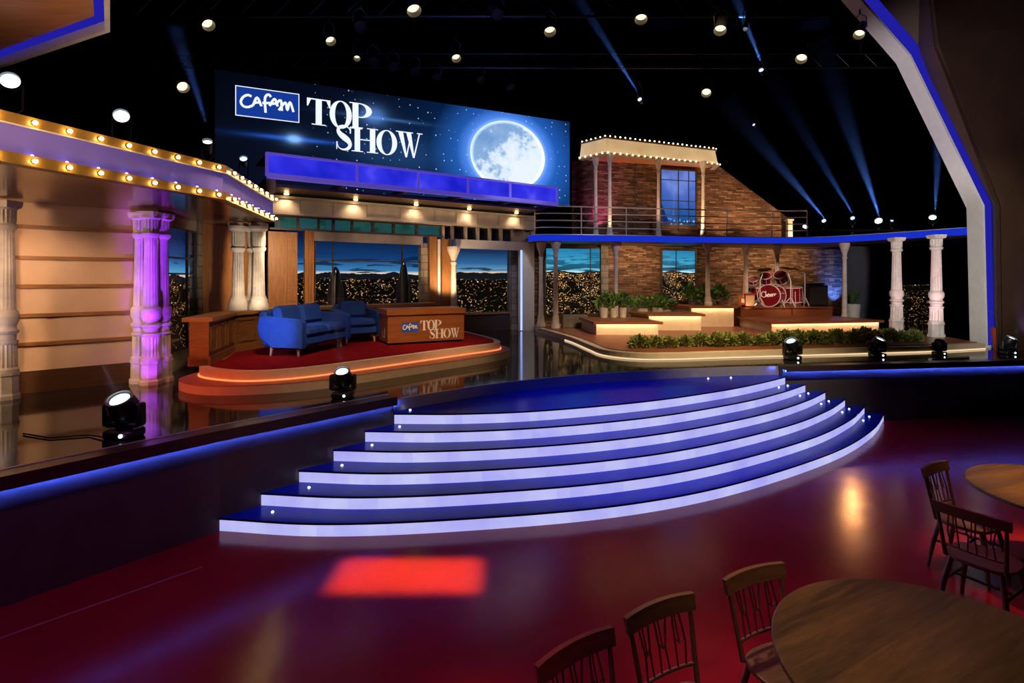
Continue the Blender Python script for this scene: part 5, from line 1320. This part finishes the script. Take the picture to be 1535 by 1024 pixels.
for zt,e,an in ((1.35,16,34),(2.0,42,32),(2.75,90,26),(3.3,120,20)): spot('purple_lamp',(-4.98,7.22,1.06),(-5.42,7.98,zt),(.31,.035,1),e*2.5,an,.7,.03)
spot('purple_lamp',(-5.25,7.60,3.52),(-5.38,7.92,2.0),(.50,.08,1),60,50,.9,.03)
spot('white_column_lamp',(-4.15,8.9,2.05),(-4.86,9.86,2.7),WW,75,75,.8,.05)
spot('pilaster_lamp',(-4.0,9.6,3.4),(-5.2,11.6,2.4),W_,380,80,.8,.1)
spot('bench_lamp',(-1.5,4.5,6.5),(-4.6,9.2,1.6),W_,900,26,.8,.15)
spot('podium_lamp',(-.5,3.0,7.5),(-2.4,9.4,1.2),W_,1100,34,.8,.2)
spot('carpet_lamp',(-1.0,7.0,8.0),(-2.2,10.0,1.2),(1,.42,.30),380,30,.8,.2)
spot('sofa_lamp',(-4.9,5.2,3.3),(-3.75,8.9,1.6),(.20,.42,1),1150,14,.8,.05)
spot('sofa_lamp',(.5,5.0,7.5),(-3.3,9.5,1.6),(.30,.45,1),330,20,.8,.1)
spot('desk_lamp',(0.8,4.5,7.8),(-1.5,10.4,1.6),W_,1500,18,.8,.1)
spot('red_step_lamp',(-5.3,5.4,2.6),(-4.4,7.5,1.1),(1,.12,.05),190,56,.8,.1)
spot('window_post_lamp',(-3.1,11.9,2.0),(-3.0,13.6,3.2),W_,130,90,.8,.05)
spot('window_post_lamp',(-1.55,13.6,2.0),(-1.75,14.6,3.2),W_,160,90,.8,.05)
area('beam_wash',fp(3.2,1.1,4.40),fp(3.2,.2,4.1),(1,.72,.45),9,5.5,.15)
spot('portal_lamp',(1.0,9.0,8.0),(-.2,16,2.6),(.85,.85,1),700,22,.8,.1)
# house
for px in (915,988,1054): 
    p=hp(hu(px,.9),.9,DT+.08); spot('post_uplight',p,p+Vector((0,.5,2.4)),W_,42,80,.8,.04)
for u in (3.6,5.2,6.5):
    p=hp(u,.55,DT+.06); spot('stone_uplight',p,hp(u,NW,5.6),(1,.60,.32),130,110,.9,.05)
spot('stone_uplight',hp(8.2,.4,DT+.06),hp(7.6,NW,5.0),(1,.60,.32),110,110,.9,.05)
spot('gable_lamp',(3.0,9.0,8.8),(7.6,17.8,5.0),(1,.62,.35),1700,22,.8,.2)
spot('magenta_uplight',hp(hu(903,.2),.1,DT+.06),hp(hu(900,NW),NW-.3,5.4),(1,.1,.55),130,60,.8,.03)
for ua,ub,e in ((hu(918,NW),hu(985,NW),34),(hu(1075,NW),hu(1205,NW),44)):
    area('ground_stone_wash',hp((ua+ub)/2,.55,3.50),hp((ua+ub)/2,NW,2.3),W_,e,ub-ua,.12)
spot('terrace_lamp',(4.0,6.5,8.6),(3.6,13.0,1.2),(1,.66,.40),3400,36,.8,.2)
spot('terrace_lamp',(7.0,8.0,8.8),(7.5,14.5,1.4),(1,.60,.36),2600,34,.8,.2)
spot('hedge_lamp',(4.2,7.0,5.0),(4.2,11.0,1.2),(1,.80,.45),1000,62,.8,.1)
spot('drum_lamp',(7.4,10.0,7.0),(8.2,16.6,2.2),(1,.72,.55),2600,16,.8,.1)
spot('blue_stone_uplight',hp(hu(1249,NW),NW+.42,1.5),hp(hu(1250,NW),NW,2.5),(.05,.18,1),380,75,.8,.04)
spot('pink_column_lamp',(9.6,11.9,1.25),(10.1,13.4,2.6),(1,.50,.62),95,70,.8,.05)
spot('arch_lamp',(6.0,6.0,3.5),(10.5,12.3,3.0),(1,.97,.92),1900,40,.8,.2)
spot('arch_lamp',(4.5,7.5,3.0),(9.6,12.3,6.5),(.95,.86,1),1900,38,.8,.2)
spot('arch_side_lamp',(11.3,11.2,1.1),(11.0,12.1,3.0),(.35,.18,1),40,70,.8,.05)
spot('brown_wall_lamp',(12.2,9.6,1.4),(11.1,11.6,5.0),(1,.50,.22),60,50,.9,.2)
spot('soffit_lamp',(-3.0,3.2,3.6),(-4.6,5.0,5.0),(1,.62,.40),210,80,.8,.1)
spot('balcony_soffit_lamp',(3.6,15.9,3.9),(4.2,16.5,6.3),(1,.42,.16),60,110,.9,.1)
# audience floor
area('red_gobo',(-.90,4.62,6.5),(-.90,4.62,0),(1,.9,.06),8,1.25,.52,2.2)
spot('magenta_wash',(-1.5,2.0,7.5),(-2.0,3.2,0),(.9,.18,.80),380,75,.9,.4)
spot('magenta_wash',(3.2,5.2,7.5),(3.2,5.7,0),(1,.20,.62),320,62,.9,.4)
spot('red_pool',(-.2,2.4,5.5),(-.2,2.75,0),(1,.10,.06),620,17,1,.2)
spot('red_pool',(1.2,3.2,5.5),(1.35,3.55,0),(1,.12,.07),120,16,1,.2)
spot('violet_wash',(5.5,8.0,6.5),(6.2,6.6,0),(.8,.3,1),170,70,.9,.3)
spot('table_lamp',(2.6,1.2,5.0),(2.1,2.5,.75),(1,.64,.28),200,40,.9,.2)
spot('table_lamp',(5.0,5.2,5.5),(4.9,4.6,.75),(1,.52,.07),1700,26,.9,.1)
spot('chair_lamp',(.6,4.9,4.8),(1.35,3.0,.6),(1,.66,.36),330,26,.9,.1)
spot('plinth_wash',(-1.8,2.0,5.0),(-2.2,6.1,.5),(1,.85,.8),160,26,.9,.2)
spot('blue_stair_wash',(1.0,3.5,8.5),(1.8,7.3,.6),(.05,.10,1),1500,34,.9,.3)

# floor glints from added spots, canopy wash, beam downlights, unlit lamps of the grid
p=at(1278,322,16.9); spot('added_glint_lamp',p,(3.84,6.0,0),(1,.40,.13),170,10,.9,.07)  # added spot that makes the orange streak on the floor
p=at(1337,328,16.9); spot('added_glint_lamp',p,(4.8,6.6,0),(.6,.5,1),500,14,.9,.05)
for f in range(5):
    s=sl_-.6+(sr_+.5-sl_+.6)*f/4; p=fp(s,.42,4.40); spot('beam_downlight',p,fp(s,.25,3.9),(1,.70,.42),18,120,.9,.03)
for px,py in ((560,92),(590,100),(622,107),(655,116),(720,120),(765,132),(540,40),(745,22)):
    z=7.9; Y=F*(z-CZ)/(HY-py)
    par_can('unlit_spotlight','unlit black spotlight hanging in the dark grid above the screen','stage light',at(px,py,Y),(.3,-.5,-.75),.12,M['blackmetal'],.34,'unlit spotlights of the grid',None,.5)
spot('grid_glow',(-1.0,8.0,6.0),(-1.5,12.5,8.4),(.12,.22,1),420,80,.9,.3)
spot('added_railing_spot',(4.5,10.5,5.2),(3.0,15.3,4.3),(.9,.85,1),420,50,.9,.1)  # spot added only to brighten the rails

spot('column_lamp',(7.0,15.75,1.5),(7.26,16.55,2.7),(1,.72,.45),12,60,.8,.04)
spot('column_lamp',(-6.2,6.3,1.05),(-6.575,6.94,2.4),(.8,.75,1),14,50,.8,.04)
